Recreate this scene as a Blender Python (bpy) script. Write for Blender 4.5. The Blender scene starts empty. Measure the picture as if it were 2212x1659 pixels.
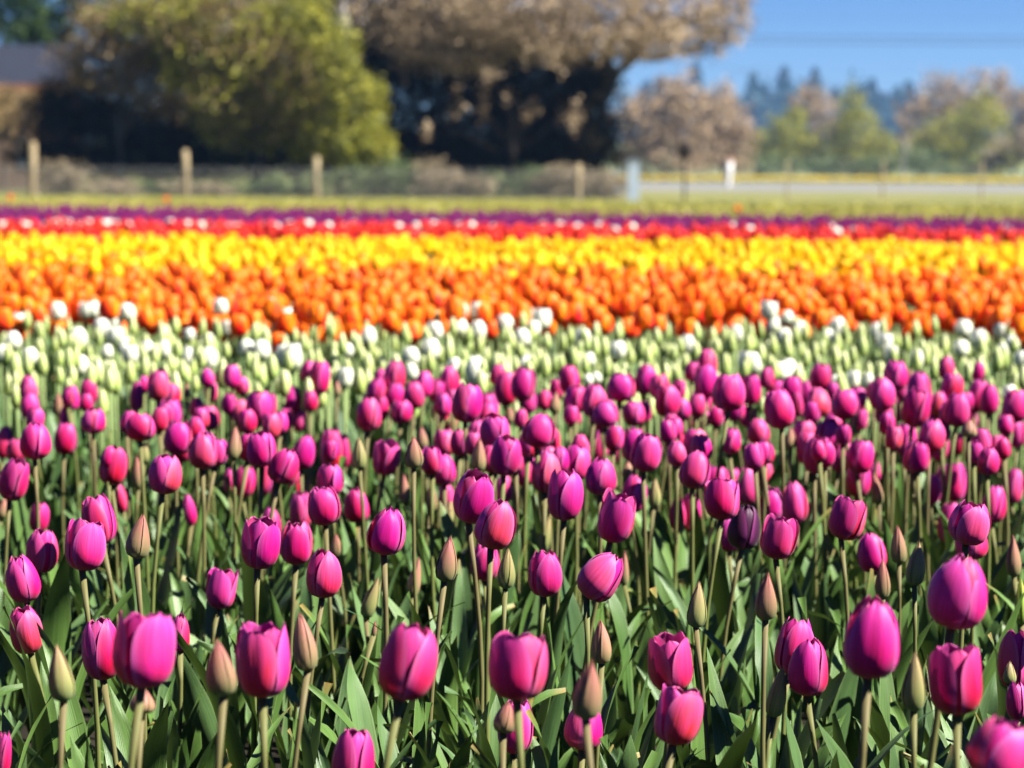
import bpy, math, random
import numpy as np
from mathutils import Vector, Matrix, Euler

SC = bpy.context.scene
COL = SC.collection
R = math.radians
rng = np.random.default_rng(11)
random.seed(11)

# ------------------------------------------------------------------ camera
CAMZ = 0.96
FPX = 6144.0                       # focal length in units of the 2212 px wide photo
CX, CY, HZ = 1106.0, 829.5, 370.0
PITCH = math.atan((CY - HZ) / FPX)
cam_d = bpy.data.cameras.new("camera")
cam_d.lens = 100.0
cam_d.sensor_width = 36.0
cam_d.clip_start = 0.05
cam_d.clip_end = 8000.0
cam_d.dof.use_dof = True
cam_d.dof.focus_distance = 3.65
cam_d.dof.aperture_fstop = 6.8
cam = bpy.data.objects.new("camera", cam_d)
COL.objects.link(cam)
CAM_R = (Matrix.Rotation(math.pi / 2 - PITCH, 4, 'X') @ Matrix.Rotation(R(0.363), 4, 'Z'))
cam.matrix_world = Matrix.Translation((0, 0, CAMZ)) @ CAM_R
SC.camera = cam

# ------------------------------------------------------------------ sky, sun, exposure
SUN_EL = R(46)
SUN_AZ = math.atan2(0.95, -0.30)       # from +Y (view axis) towards +X: right of and behind the camera
world = bpy.data.worlds.new("World")
SC.world = world
world.use_nodes = True
wn, wl = world.node_tree.nodes, world.node_tree.links
wn.clear()
w_out = wn.new('ShaderNodeOutputWorld')
w_bg = wn.new('ShaderNodeBackground')
w_sky = wn.new('ShaderNodeTexSky')
w_sky.sky_type = 'NISHITA'
w_sky.sun_disc = False
w_sky.sun_elevation = SUN_EL
w_sky.sun_rotation = SUN_AZ
w_sky.air_density = 1.0
w_sky.dust_density = 0.3
w_sky.ozone_density = 5.0
w_tc = wn.new('ShaderNodeTexCoord')
w_add = wn.new('ShaderNodeVectorMath'); w_add.operation = 'ADD'
w_add.inputs[1].default_value = (0, 0, 0.05)    # the clear sky keeps its deep blue right down to the trees
wl.new(w_tc.outputs['Generated'], w_add.inputs[0])
wl.new(w_add.outputs[0], w_sky.inputs['Vector'])
w_hs = wn.new('ShaderNodeHueSaturation')
w_hs.inputs['Hue'].default_value = 0.526
w_hs.inputs['Saturation'].default_value = 1.5
w_hs.inputs['Value'].default_value = 0.53
wl.new(w_sky.outputs[0], w_hs.inputs['Color'])
wl.new(w_hs.outputs[0], w_bg.inputs['Color'])
w_bg.inputs['Strength'].default_value = 0.05
wl.new(w_bg.outputs[0], w_out.inputs[0])

sun_d = bpy.data.lights.new("sun", 'SUN')
sun_d.energy = 5.0
sun_d.angle = R(0.5)
sun_d.color = (1.0, 0.955, 0.88)
sun = bpy.data.objects.new("sun", sun_d)
COL.objects.link(sun)
SUN_DIR = Vector((math.sin(SUN_AZ) * math.cos(SUN_EL), math.cos(SUN_AZ) * math.cos(SUN_EL), math.sin(SUN_EL)))
sun.rotation_euler = SUN_DIR.to_track_quat('Z', 'Y').to_euler()
sun.location = (20, -20, 30)

SC.view_settings.view_transform = 'Standard'
SC.view_settings.look = 'None'
SC.view_settings.exposure = 2.2
SC.view_settings.gamma = 1.0
SC.cycles.max_bounces = 6
SC.cycles.diffuse_bounces = 1
SC.cycles.glossy_bounces = 2
SC.cycles.transmission_bounces = 3
SC.cycles.transparent_max_bounces = 6
SC.cycles.volume_bounces = 0

R3 = np.array(CAM_R.to_3x3())


def ray(px, py):
    d = R3 @ np.array([(px - CX) / FPX, -(py - CY) / FPX, -1.0])
    return d / d[1]                    # per metre of depth along +Y


def at(px, py, depth):
    d = ray(px, py)
    return np.array([d[0] * depth, depth, CAMZ + d[2] * depth])


def to_px(x, y, z):
    v = R3.T @ np.array([x, y, z - CAMZ])
    return CX + FPX * v[0] / -v[2], CY - FPX * v[1] / -v[2]


# ------------------------------------------------------------------ helpers
def props(o, label=None, cat=None, group=None, kind=None):
    if label: o["label"] = label
    if cat: o["category"] = cat
    if group: o["group"] = group
    if kind: o["kind"] = kind
    return o


def mesh_np(name, V, F, mats, pc=None, mi=None, smooth=True):
    """V (n,3), F (m,4) quads, pc (n,3) = per-vertex (u, v, random), mi (m,) = material index"""
    me = bpy.data.meshes.new(name)
    n, m = len(V), len(F)
    me.vertices.add(n)
    me.vertices.foreach_set("co", np.asarray(V, dtype=np.float32).ravel())
    me.loops.add(m * 4)
    me.loops.foreach_set("vertex_index", np.asarray(F, dtype=np.int32).ravel())
    me.polygons.add(m)
    me.polygons.foreach_set("loop_start", np.arange(0, m * 4, 4, dtype=np.int32))
    me.polygons.foreach_set("loop_total", np.full(m, 4, dtype=np.int32))
    if mi is not None:
        me.polygons.foreach_set("material_index", np.asarray(mi, dtype=np.int32))
    me.polygons.foreach_set("use_smooth", np.full(m, bool(smooth)))
    me.update(calc_edges=True)
    if pc is not None:
        a = me.attributes.new("pc", 'FLOAT_VECTOR', 'POINT')
        a.data.foreach_set("vector", np.asarray(pc, dtype=np.float32).ravel())
    for mt in (mats if isinstance(mats, (list, tuple)) else [mats]):
        me.materials.append(mt)
    me.validate()
    return me


def link(name, me, parent=None, loc=(0, 0, 0), rot=(0, 0, 0), scale=(1, 1, 1)):
    o = bpy.data.objects.new(name, me)
    COL.objects.link(o)
    o.location = loc
    o.rotation_euler = rot
    o.scale = scale
    if parent is not None:
        o.parent = parent
    return o


def empty(name, loc):
    o = bpy.data.objects.new(name, None)
    o.empty_display_size = 0.05
    COL.objects.link(o)
    o.location = loc
    return o


def join(parts):
    """parts: list of (V, F, pc[, mat index]) -> V, F, pc, mi"""
    Vs, Fs, Ps, Ms, off = [], [], [], [], 0
    for p in parts:
        V, F, P = p[0], p[1], p[2]
        Vs.append(V); Fs.append(F + off); Ps.append(P)
        Ms.append(np.full(len(F), p[3] if len(p) > 3 else 0))
        off += len(V)
    return np.concatenate(Vs), np.concatenate(Fs), np.concatenate(Ps), np.concatenate(Ms)


def scatter(base, mats, rnd):
    """base (V,F,pc,mi), mats (k,3,4) -> one big array set"""
    V, F, P, M = base
    k, n = len(mats), len(V)
    Vk = np.einsum('kij,nj->kni', mats[:, :, :3], V) + mats[:, None, :, 3]
    Fk = F[None] + (np.arange(k) * n)[:, None, None]
    Pk = np.repeat(P[None], k, 0).copy()
    Pk[:, :, 2] = (Pk[:, :, 2] * 0.35 + rnd[:, None]) % 1.0
    return Vk.reshape(-1, 3), Fk.reshape(-1, 4), Pk.reshape(-1, 3), np.tile(M, k)


def grid_faces(nu, nv, wrap=False):
    q = []
    for j in range(nv - 1):
        for i in range(nu if wrap else nu - 1):
            a = j * nu + i; b = j * nu + (i + 1) % nu
            q.append((a, b, b + nu, a + nu))
    return np.array(q, dtype=np.int32)


def tube(path, radii, n=6, rnd=0.5, cap=True):
    path = np.asarray(path, float); radii = np.asarray(radii, float)
    m = len(path)
    t = np.gradient(path, axis=0)
    t /= np.linalg.norm(t, axis=1)[:, None] + 1e-9
    ref = np.array([0.31, 0.95, 0.05]) if abs(t[:, 1]).mean() < 0.8 else np.array([1.0, 0, 0.1])
    a = np.cross(t, ref); a /= np.linalg.norm(a, axis=1)[:, None] + 1e-9
    b = np.cross(t, a)
    th = np.arange(n) * 2 * math.pi / n
    V = path[:, None] + radii[:, None, None] * (np.cos(th)[None, :, None] * a[:, None] + np.sin(th)[None, :, None] * b[:, None])
    V = V.reshape(-1, 3)
    F = grid_faces(n, m, True)
    P = np.zeros((len(V), 3))
    P[:, 0] = np.tile(th / (2 * math.pi), m); P[:, 1] = np.repeat(np.linspace(0, 1, m), n); P[:, 2] = rnd
    if cap:
        c = len(V)
        V = np.vstack([V, path[-1] + t[-1] * radii[-1] * 0.3])
        P = np.vstack([P, [[0, 1, rnd]]])
        top = [((m - 1) * n + i, (m - 1) * n + (i + 1) % n, (m - 1) * n + (i + 2) % n, c) for i in range(0, n, 2)]
        F = np.vstack([F, np.array(top, dtype=np.int32)])
    return V, F, P


def box(x0, x1, y0, y1, z0, z1):
    V = np.array([(x, y, z) for z in (z0, z1) for y in (y0, y1) for x in (x0, x1)], float)
    F = np.array([(0, 2, 3, 1), (4, 5, 7, 6), (0, 1, 5, 4), (1, 3, 7, 5), (3, 2, 6, 7), (2, 0, 4, 6)], dtype=np.int32)
    return V, F, np.zeros((8, 3)) + 0.5


# ------------------------------------------------------------------ materials
class NT:
    def __init__(s, name):
        s.m = bpy.data.materials.new(name)
        s.m.use_nodes = True
        s.t = s.m.node_tree
        s.t.nodes.clear()
        s.out = s.t.nodes.new('ShaderNodeOutputMaterial')

    def n(s, typ, **kw):
        nd = s.t.nodes.new(typ)
        for k, v in kw.items():
            if k in nd.inputs.keys():
                s.set(nd.inputs[k], v)
            else:
                setattr(nd, k, v)
        return nd

    def set(s, inp, v):
        if isinstance(v, bpy.types.NodeSocket):
            s.t.links.new(v, inp)
        else:
            inp.default_value = v

    def math(s, op, a, b=0.0, c=None, clamp=False):
        nd = s.t.nodes.new('ShaderNodeMath'); nd.operation = op; nd.use_clamp = clamp
        s.set(nd.inputs[0], a); s.set(nd.inputs[1], b)
        if c is not None: s.set(nd.inputs[2], c)
        return nd.outputs[0]

    def mix(s, fac, a, b, blend='MIX'):
        nd = s.t.nodes.new('ShaderNodeMix'); nd.data_type = 'RGBA'; nd.blend_type = blend
        s.set(nd.inputs[0], fac)
        s.set(nd.inputs[6], a if not isinstance(a, tuple) else (*a, 1)[:4])
        s.set(nd.inputs[7], b if not isinstance(b, tuple) else (*b, 1)[:4])
        return nd.outputs[2]

    def ramp(s, fac, stops):
        nd = s.t.nodes.new('ShaderNodeValToRGB')
        e = nd.color_ramp.elements
        while len(e) < len(stops): e.new(0.5)
        for i, (p, c) in enumerate(stops):
            e[i].position = p; e[i].color = (*c, 1)
        s.set(nd.inputs[0], fac)
        return nd.outputs[0]

    def pc(s):
        a = s.n('ShaderNodeAttribute', attribute_name='pc')
        x = s.n('ShaderNodeSeparateXYZ')
        s.t.links.new(a.outputs['Vector'], x.inputs[0])
        oi = s.n('ShaderNodeObjectInfo')
        rnd = s.math('FRACT', s.math('ADD', x.outputs[2], oi.outputs['Random']))
        return x.outputs[0], x.outputs[1], rnd

    def vec(s, x, y, z):
        c = s.n('ShaderNodeCombineXYZ')
        s.set(c.inputs[0], x); s.set(c.inputs[1], y); s.set(c.inputs[2], z)
        return c.outputs[0]

    def noise(s, vec, scale, detail=2.0):
        nd = s.n('ShaderNodeTexNoise'); nd.inputs['Scale'].default_value = scale
        nd.inputs['Detail'].default_value = detail
        if vec is not None: s.set(nd.inputs['Vector'], vec)
        return nd.outputs['Fac']

    def finish(s, color, rough=0.5, trans=0.0, bump=None, bstr=0.2, bdist=0.001, spec=0.5, sheen=0.0, tcol=None):
        p = s.n('ShaderNodeBsdfPrincipled')
        s.set(p.inputs['Base Color'], color if not isinstance(color, tuple) else (*color, 1)[:4])
        s.set(p.inputs['Roughness'], rough)
        p.inputs['Specular IOR Level'].default_value = spec
        if sheen:
            p.inputs['Sheen Weight'].default_value = sheen
        if bump is not None:
            b = s.n('ShaderNodeBump'); b.inputs['Strength'].default_value = bstr; b.inputs['Distance'].default_value = bdist
            s.set(b.inputs['Height'], bump)
            s.t.links.new(b.outputs[0], p.inputs['Normal'])
        sh = p.outputs[0]
        if trans:
            tr = s.n('ShaderNodeBsdfTranslucent')
            s.set(tr.inputs[0], tcol if tcol is not None else (color if not isinstance(color, tuple) else (*color, 1)))
            mx = s.n('ShaderNodeMixShader'); mx.inputs[0].default_value = trans
            s.t.links.new(sh, mx.inputs[1]); s.t.links.new(tr.outputs[0], mx.inputs[2])
            sh = mx.outputs[0]
        s.t.links.new(sh, s.out.inputs[0])
        return s.m


GAIN = 0.64


def dim(c, k=None):
    return tuple(x * (GAIN if k is None else k) for x in c)


def petal_mat(name, low, mid, top, edge, hue=0.012, val=0.25, gain=None, vary=0.3, trans=0.22, edge_amt=0.55, alt=None, rough=0.5, flame=None):
    low, mid, top, edge = (dim(q, gain) for q in (low, mid, top, edge))
    alt = alt and tuple(dim(a, gain) for a in alt)
    flame = flame and dim(flame, gain)
    s = NT(name)
    u, v, rnd = s.pc()
    streak = s.noise(s.vec(s.math('MULTIPLY', u, 9.0), s.math('MULTIPLY', v, 0.9), s.math('MULTIPLY', rnd, 37.0)), 1.6, 3.0)
    blotch = s.noise(s.vec(s.math('MULTIPLY', u, 1.5), s.math('MULTIPLY', v, 2.0), s.math('MULTIPLY', rnd, 91.0)), 1.3, 1.0)
    vv = s.math('ADD', v, s.math('MULTIPLY', s.math('SUBTRACT', streak, 0.5), 0.5))
    c = s.ramp(vv, [(0.05, low), (0.38, mid), (0.95, top)])
    if alt is not None:
        c2 = s.ramp(vv, [(0.05, alt[0]), (0.4, alt[1]), (0.95, alt[2])])
        c = s.mix(s.math('MULTIPLY', s.math('SUBTRACT', rnd, 0.3), 1.6, clamp=True), c, c2)
    au = s.math('ABSOLUTE', u)
    if flame is not None:      # coloured flame down the middle of the petal
        f = s.math('MULTIPLY', s.math('SUBTRACT', s.math('SUBTRACT', 1.05, au), s.math('MULTIPLY', v, 0.75)), 1.5, clamp=True)
        c = s.mix(s.math('MULTIPLY', f, 0.85), c, flame)
    e = s.math('POWER', au, 5.0)
    c = s.mix(s.math('MULTIPLY', e, edge_amt), c, edge)
    hsv = s.n('ShaderNodeHueSaturation')
    r2 = s.math('FRACT', s.math('MULTIPLY', rnd, 7.31))
    s.set(hsv.inputs['Hue'], s.math('ADD', s.math('ADD', 0.5, s.math('MULTIPLY', s.math('SUBTRACT', r2, 0.36), 0.045 * vary)), s.math('MULTIPLY', s.math('SUBTRACT', blotch, 0.5), hue * 3)))
    s.set(hsv.inputs['Saturation'], s.math('SUBTRACT', 1.03, s.math('MULTIPLY', s.math('POWER', s.math('FRACT', s.math('MULTIPLY', rnd, 13.7)), 2.0), 0.07 * vary)))
    s.set(hsv.inputs['Value'], s.math('ADD', 1.0 - val * 0.75, s.math('MULTIPLY', s.math('ADD', s.math('MULTIPLY', streak, 1.2), s.math('MULTIPLY', rnd, 0.5)), val)))
    s.set(hsv.inputs['Color'], c)
    return s.finish(hsv.outputs[0], rough, trans, bump=streak, bstr=0.25, bdist=0.0015, spec=0.2, sheen=0.04)


def leaf_mat(name, dark, light, tip, rough=0.42, trans=0.08):
    dark, light, tip = dim(dark, .62), dim(light, .76), dim(tip)
    s = NT(name)
    u, v, rnd = s.pc()
    vein = s.noise(s.vec(s.math('MULTIPLY', u, 14.0), s.math('MULTIPLY', v, 0.7), s.math('MULTIPLY', rnd, 53.0)), 1.5, 2.0)
    bl = s.noise(s.vec(s.math('MULTIPLY', u, 1.2), s.math('MULTIPLY', v, 4.0), s.math('MULTIPLY', rnd, 17.0)), 1.5, 2.0)
    f = s.math('ADD', s.math('MULTIPLY', s.math('SUBTRACT', vein, 0.5), 0.9), s.math('ADD', s.math('MULTIPLY', rnd, 0.55), s.math('MULTIPLY', bl, 0.45)), clamp=True)
    c = s.mix(f, dark, light)
    t = s.math('MULTIPLY', s.math('GREATER_THAN', rnd, 0.72), s.math('MULTIPLY', s.math('SUBTRACT', s.math('ADD', v, s.math('MULTIPLY', bl, 0.10)), 0.96), 9.0, clamp=True))
    c = s.mix(t, c, tip)
    e = s.math('POWER', s.math('ABSOLUTE', u), 14.0)
    c = s.mix(s.math('MULTIPLY', e, 0.35), c, (0.19, 0.23, 0.10))
    return s.finish(c, rough, trans, bump=vein, bstr=0.4, bdist=0.0012, spec=0.24, tcol=s.mix(0.5, c, (0.11, 0.17, 0.02)))


def plain_mat(name, a, b, scale=6.0, rough=0.7, trans=0.0, bump=0.0, coords='Object'):
    a, b = dim(a), dim(b)
    s = NT(name)
    tc = s.n('ShaderNodeTexCoord')
    f = s.noise(tc.outputs[coords], scale, 5.0)
    r = s.ramp(f, [(0.3, a), (0.7, b)])
    return s.finish(r, rough, trans, bump=f if bump else None, bstr=bump, bdist=0.02, spec=0.12)


def stem_mat(name, low, high):
    low, high = dim(low), dim(high)
    s = NT(name)
    u, v, rnd = s.pc()
    nz = s.noise(s.vec(u, s.math('MULTIPLY', v, 6.0), s.math('MULTIPLY', rnd, 31.0)), 2.0, 2.0)
    f = s.math('ADD', s.math('SUBTRACT', s.math('MULTIPLY', v, 1.1), 0.25), s.math('MULTIPLY', s.math('SUBTRACT', rnd, 0.5), 0.7), clamp=True)
    c = s.mix(f, low, high)
    c = s.mix(s.math('MULTIPLY', nz, 0.3), c, (0.10, 0.08, 0.04))
    return s.finish(c, 0.6, 0.05, spec=0.15)


def foliage_mat(name, a, b, c, trans=0.25, rough=0.6, spec=0.2):
    a, b, c = dim(a), dim(b), dim(c)
    s = NT(name)
    u, v, rnd = s.pc()
    x = s.n('ShaderNodeAttribute', attribute_name='pc')
    sx = s.n('ShaderNodeSeparateXYZ'); s.t.links.new(x.outputs['Vector'], sx.inputs[0])
    col = s.ramp(sx.outputs[2], [(0.08, a), (0.5, b), (0.92, c)])
    return s.finish(col, rough, trans, spec=spec)


M = {}
M['magenta'] = petal_mat('magenta_petal', (0.34, 0.002, 0.050), (0.60, 0.006, 0.145), (0.57, 0.036, 0.275), (0.70, 0.19, 0.49), trans=0.12, val=.5, gain=.60, vary=.9,
                         alt=((0.40, 0.006, 0.055), (0.66, 0.022, 0.14), (0.60, 0.060, 0.27)))
M['shadow_purple'] = petal_mat('shadow_painted_petal', (0.022, 0.001, 0.014), (0.035, 0.002, 0.024), (0.05, 0.005, 0.038), (0.30, 0.05, 0.20), trans=0.05, edge_amt=.9)  # one tulip's full shadow and lit rim painted into its petal colour
M['bud_pink'] = petal_mat('pinkish_bud_petal', (0.11, 0.19, 0.055), (0.27, 0.18, 0.095), (0.42, 0.13, 0.12), (0.34, 0.26, 0.12), trans=0.12, edge_amt=0.4,
                          alt=((0.16, 0.19, 0.06), (0.32, 0.20, 0.11), (0.42, 0.16, 0.13)))
M['bud_green'] = petal_mat('greenish_bud_petal', (0.12, 0.18, 0.06), (0.24, 0.25, 0.085), (0.36, 0.26, 0.12), (0.38, 0.34, 0.13), trans=0.12, edge_amt=0.4,
                           alt=((0.12, 0.19, 0.07), (0.27, 0.27, 0.10), (0.38, 0.22, 0.13)))
M['bud_lime'] = petal_mat('lime_bud_petal', (0.22, 0.36, 0.04), (0.36, 0.50, 0.06), (0.50, 0.55, 0.10), (0.52, 0.58, 0.20), trans=0.2, edge_amt=0.4)
M['white'] = petal_mat('white_petal', (0.56, 0.66, 0.24), (0.90, 0.92, 0.66), (1.0, 1.0, 0.86), (1.0, 1.0, 0.88), hue=0.004, val=0.12, trans=0.25)
M['pale_bud'] = petal_mat('pale_green_bud_petal', (0.26, 0.40, 0.06), (0.44, 0.57, 0.14), (0.66, 0.71, 0.33), (0.70, 0.72, 0.32), gain=.74, trans=0.3, hue=0.008,
                          alt=((0.28, 0.42, 0.06), (0.54, 0.64, 0.21), (0.76, 0.79, 0.48)))
M['orange'] = petal_mat('orange_petal', (0.80, 0.045, 0.012), (0.90, 0.095, 0.010), (0.92, 0.165, 0.010), (0.90, 0.36, 0.02), gain=.86, trans=0.3, edge_amt=0.8, flame=(0.82, 0.04, 0.035), hue=0.012, val=.25,
                        alt=((0.80, 0.08, 0.01), (0.90, 0.14, 0.008), (0.92, 0.21, 0.010)))
M['yellow'] = petal_mat('yellow_petal', (0.74, 0.34, 0.012), (0.90, 0.49, 0.010), (0.92, 0.55, 0.014), (0.92, 0.60, 0.05), gain=.86, trans=0.35, hue=0.008,
                        alt=((0.80, 0.25, 0.006), (0.90, 0.36, 0.006), (0.92, 0.46, 0.012)))
M['daffodil'] = petal_mat('daffodil_petal', (0.60, 0.42, 0.03), (0.74, 0.52, 0.03), (0.80, 0.58, 0.05), (0.80, 0.60, 0.10), gain=.55)
M['red'] = petal_mat('red_petal', (0.55, 0.006, 0.008), (0.74, 0.010, 0.012), (0.80, 0.022, 0.02), (0.80, 0.05, 0.03), trans=0.22)
M['purple'] = petal_mat('purple_floret', (0.18, 0.010, 0.10), (0.31, 0.020, 0.19), (0.40, 0.036, 0.27), (0.44, 0.08, 0.33), trans=0.15, val=0.4)
M['leaf'] = leaf_mat('tulip_leaf', (0.022, 0.062, 0.010), (0.115, 0.205, 0.045), (0.30, 0.19, 0.06))
M['leaf_blue'] = leaf_mat('bluish_tulip_leaf', (0.022, 0.060, 0.017), (0.115, 0.20, 0.065), (0.28, 0.18, 0.07))
M['leaf_lime'] = leaf_mat('yellow_green_leaf', (0.30, 0.30, 0.05), (0.55, 0.50, 0.10), (0.30, 0.20, 0.06))
M['stem'] = stem_mat('tulip_stem', (0.12, 0.165, 0.032), (0.145, 0.118, 0.048))
M['stem_green'] = stem_mat('green_stem', (0.11, 0.19, 0.05), (0.20, 0.28, 0.09))

# ------------------------------------------------------------------ ground, fields, road
def sheet(name, x0, x1, y0, y1, z, mat, label, kind='structure', nx=2, ny=2):
    xs, ys = np.linspace(x0, x1, nx), np.linspace(y0, y1, ny)
    V = np.array([(x, y, z) for y in ys for x in xs])
    o = link(name, mesh_np(name, V, grid_faces(nx, ny), mat, np.zeros((len(V), 3))))
    return props(o, label, name.replace('_', ' '), kind=kind)


m_soil = plain_mat('dark_soil', (0.010, 0.008, 0.005), (0.024, 0.019, 0.012), 9.0, 0.95, bump=0.5)
m_field = plain_mat('field_grass', (0.10, 0.13, 0.03), (0.20, 0.20, 0.055), 0.6, 0.95)
m_verge = plain_mat('verge_grass', (0.12, 0.14, 0.035), (0.22, 0.20, 0.075), 0.35, 0.95)
m_road = plain_mat('worn_asphalt', (0.165, 0.165, 0.16), (0.22, 0.215, 0.21), 0.8, 0.9)
sheet('ground', -1200, 1200, -30, 2200, -0.012, m_field, 'flat valley farmland running out to the far trees')
sheet('soil', -40, 40, -6, 54, -0.004, m_soil, 'dark bare soil under the tulip beds')
sheet('grass_verge', -120, 160, 54, 150, -0.004, m_verge, 'rough olive grass strip between the tulips and the road')
sheet('road', 2.0, 320, 150, 262, 0.0, m_road, 'pale grey road crossing behind the fence')

# ------------------------------------------------------------------ flower shapes
def interp(t, pts):
    a = np.array(pts)
    # smooth monotone-ish interpolation of the profile
    x = np.interp(t, a[:, 0], a[:, 1])
    k = 0.035
    x = (np.interp(np.clip(t - k, 0, 1), a[:, 0], a[:, 1]) + 2 * x + np.interp(np.clip(t + k, 0, 1), a[:, 0], a[:, 1])) / 4
    return x


def petal(theta, prof, r_mul, h_mul, half, tipw, lean, g, nu, nv, rnd, flare=0.0, groove=0.035):
    """one petal as a curved sheet; cup of width 1 and height 1"""
    t = 1 - (1 - np.linspace(0, 1, nv)) ** 1.7
    r = interp(t, prof) * 0.5 * r_mul
    z = np.interp(t, [0, 0.06, 0.16, 0.32, 0.6, 0.82, 1], [0, 0.018, 0.085, 0.24, 0.57, 0.82, 1.0]) * h_mul
    w = half * np.where(t < 0.12, 0.75 + 0.25 * t / 0.12, np.where(t < tipw, 1.0, np.sqrt(np.clip(1 - ((t - tipw) / (1.0 - tipw + 0.001)) ** 2.5, 0, 1))))
    w = np.maximum(w, 0.02)
    u = np.linspace(-1, 1, nu)
    T, U = np.meshgrid(t, u, indexing='ij')
    rr = r[:, None] * (1 - groove * np.exp(-(U / 0.13) ** 2) * np.sin(np.pi * np.clip(T, 0, 1)) ** 0.5
                       + 0.018 * np.cos(U * 7 + g.uniform(0, 6)) * T
                       - 0.07 * U ** 2 * (1 - T) + flare * np.abs(U) ** 3 * T)
    rr = rr + lean * 0.5 * T ** 3
    ang = theta + U * w[:, None] + 0.05 * np.sin(T * 4 + g.uniform(0, 6))
    zz = z[:, None] * np.ones_like(U) - 0.02 * np.abs(U) ** 2 * T * h_mul + 0.012 * np.sin(U * 5 + g.uniform(0, 6)) * T ** 2
    V = np.stack([rr * np.cos(ang), rr * np.sin(ang), zz], -1).reshape(-1, 3)
    V[:, :2] *= 1 + 0.03 * np.sin(V[:, 2:3] * 5 + theta)
    P = np.stack([U, T, np.full_like(U, rnd)], -1).reshape(-1, 3)
    return V, grid_faces(nu, nv), P


PROF_OPEN = [(0, .14), (.05, .40), (.14, .69), (.28, .92), (.43, 1.0), (.60, .97), (.76, .86), (.9, .68), (1, .46)]
PROF_WIDE = [(0, .14), (.05, .41), (.14, .70), (.28, .92), (.45, 1.0), (.62, .985), (.78, .92), (.9, .83), (1, .72)]
PROF_EGG = [(0, .14), (.05, .41), (.14, .71), (.28, .94), (.42, 1.0), (.6, .94), (.76, .80), (.9, .57), (1, .30)]
PROF_BUD = [(0, .22), (.06, .58), (.16, .88), (.30, 1.0), (.42, .98), (.58, .80), (.74, .54), (.88, .27), (1, .05)]
PROF_SLIM = [(0, .2), (.06, .52), (.18, .82), (.36, 1.0), (.55, .97), (.72, .78), (.88, .46), (1, .16)]


def bottom_cap():
    """the receptacle the petals grow from"""
    return tube([(0, 0, -0.012), (0, 0, 0.0), (0, 0, 0.03)], [0.055, 0.085, 0.06], 8)


def flower_parts(style, seed, nu=11, nv=15):
    """(inner petals + receptacle, [three outer petals])"""
    g = np.random.default_rng(seed)
    prof, n_out, lean_rng = {'open': (PROF_OPEN, 3, (-.03, .12)), 'wide': (PROF_WIDE, 3, (.0, .18)), 'egg': (PROF_EGG, 3, (-.05, .05)),
                             'bud': (PROF_BUD, 3, (-.01, .03)), 'slim': (PROF_SLIM, 3, (-.02, .04))}[style]
    bud = style == 'bud'
    slim = style == 'slim'
    inner, outer = [], []
    for k in range(3):
        th = k * 2 * math.pi / 3 + math.pi / 3 + g.uniform(-.1, .1)
        inner.append(petal(th, prof, 0.90 if not bud else 0.93, g.uniform(.92, .99) if not (bud or slim) else 0.95, 1.05, 0.55 if not bud else 0.4, g.uniform(*lean_rng) * 0.4, g, nu, nv, g.uniform(), 0, 0.02))
    for k in range(3):
        th = k * 2 * math.pi / 3 + g.uniform(-.12, .12)
        hm = g.uniform(.92, 1.0) if not bud else g.uniform(.97, 1.0)
        outer.append(petal(th, prof, g.uniform(.97, 1.03), hm, g.uniform(.82, 1.06) if not bud else 0.84, g.uniform(.40, .55) if not bud else 0.30, g.uniform(*lean_rng), g, nu, nv,
                           g.uniform(), g.uniform(0.03, .11) if not bud else 0.10, 0.045 if not bud else 0.02))
    inner.append(bottom_cap())
    return inner, outer


def flower_meshes(name, mat, style, seeds, split=False, nu=11, nv=15):
    out = []
    for sd in seeds:
        inner, outer = flower_parts(style, sd, nu, nv)
        if split:
            V, F, P, _ = join(inner)
            out.append((mesh_np(name, V, F, mat, P), [mesh_np('petal', *o[:2], mat, o[2]) for o in outer]))
        else:
            V, F, P, _ = join(inner + outer)
            out.append(mesh_np(name, V, F, mat, P))
    return out


def stem_mesh(seed, mat, n=6, seg=7):
    """unit-height stem, real radius (about 4 mm), slightly bowed"""
    g = np.random.default_rng(seed)
    t = np.linspace(0, 1, seg)
    a, b = g.uniform(-.02, .02, 2)
    path = np.stack([a * np.sin(t * math.pi), b * np.sin(t * math.pi), t * 1.0], -1)
    r = np.interp(t, [0, .5, .92, 1], [.0044, .0037, .0034, .0048])
    V, F, P = tube(path, r, n, g.uniform())
    return mesh_np('stem', V, F, mat, P), (V, F, P)


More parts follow.
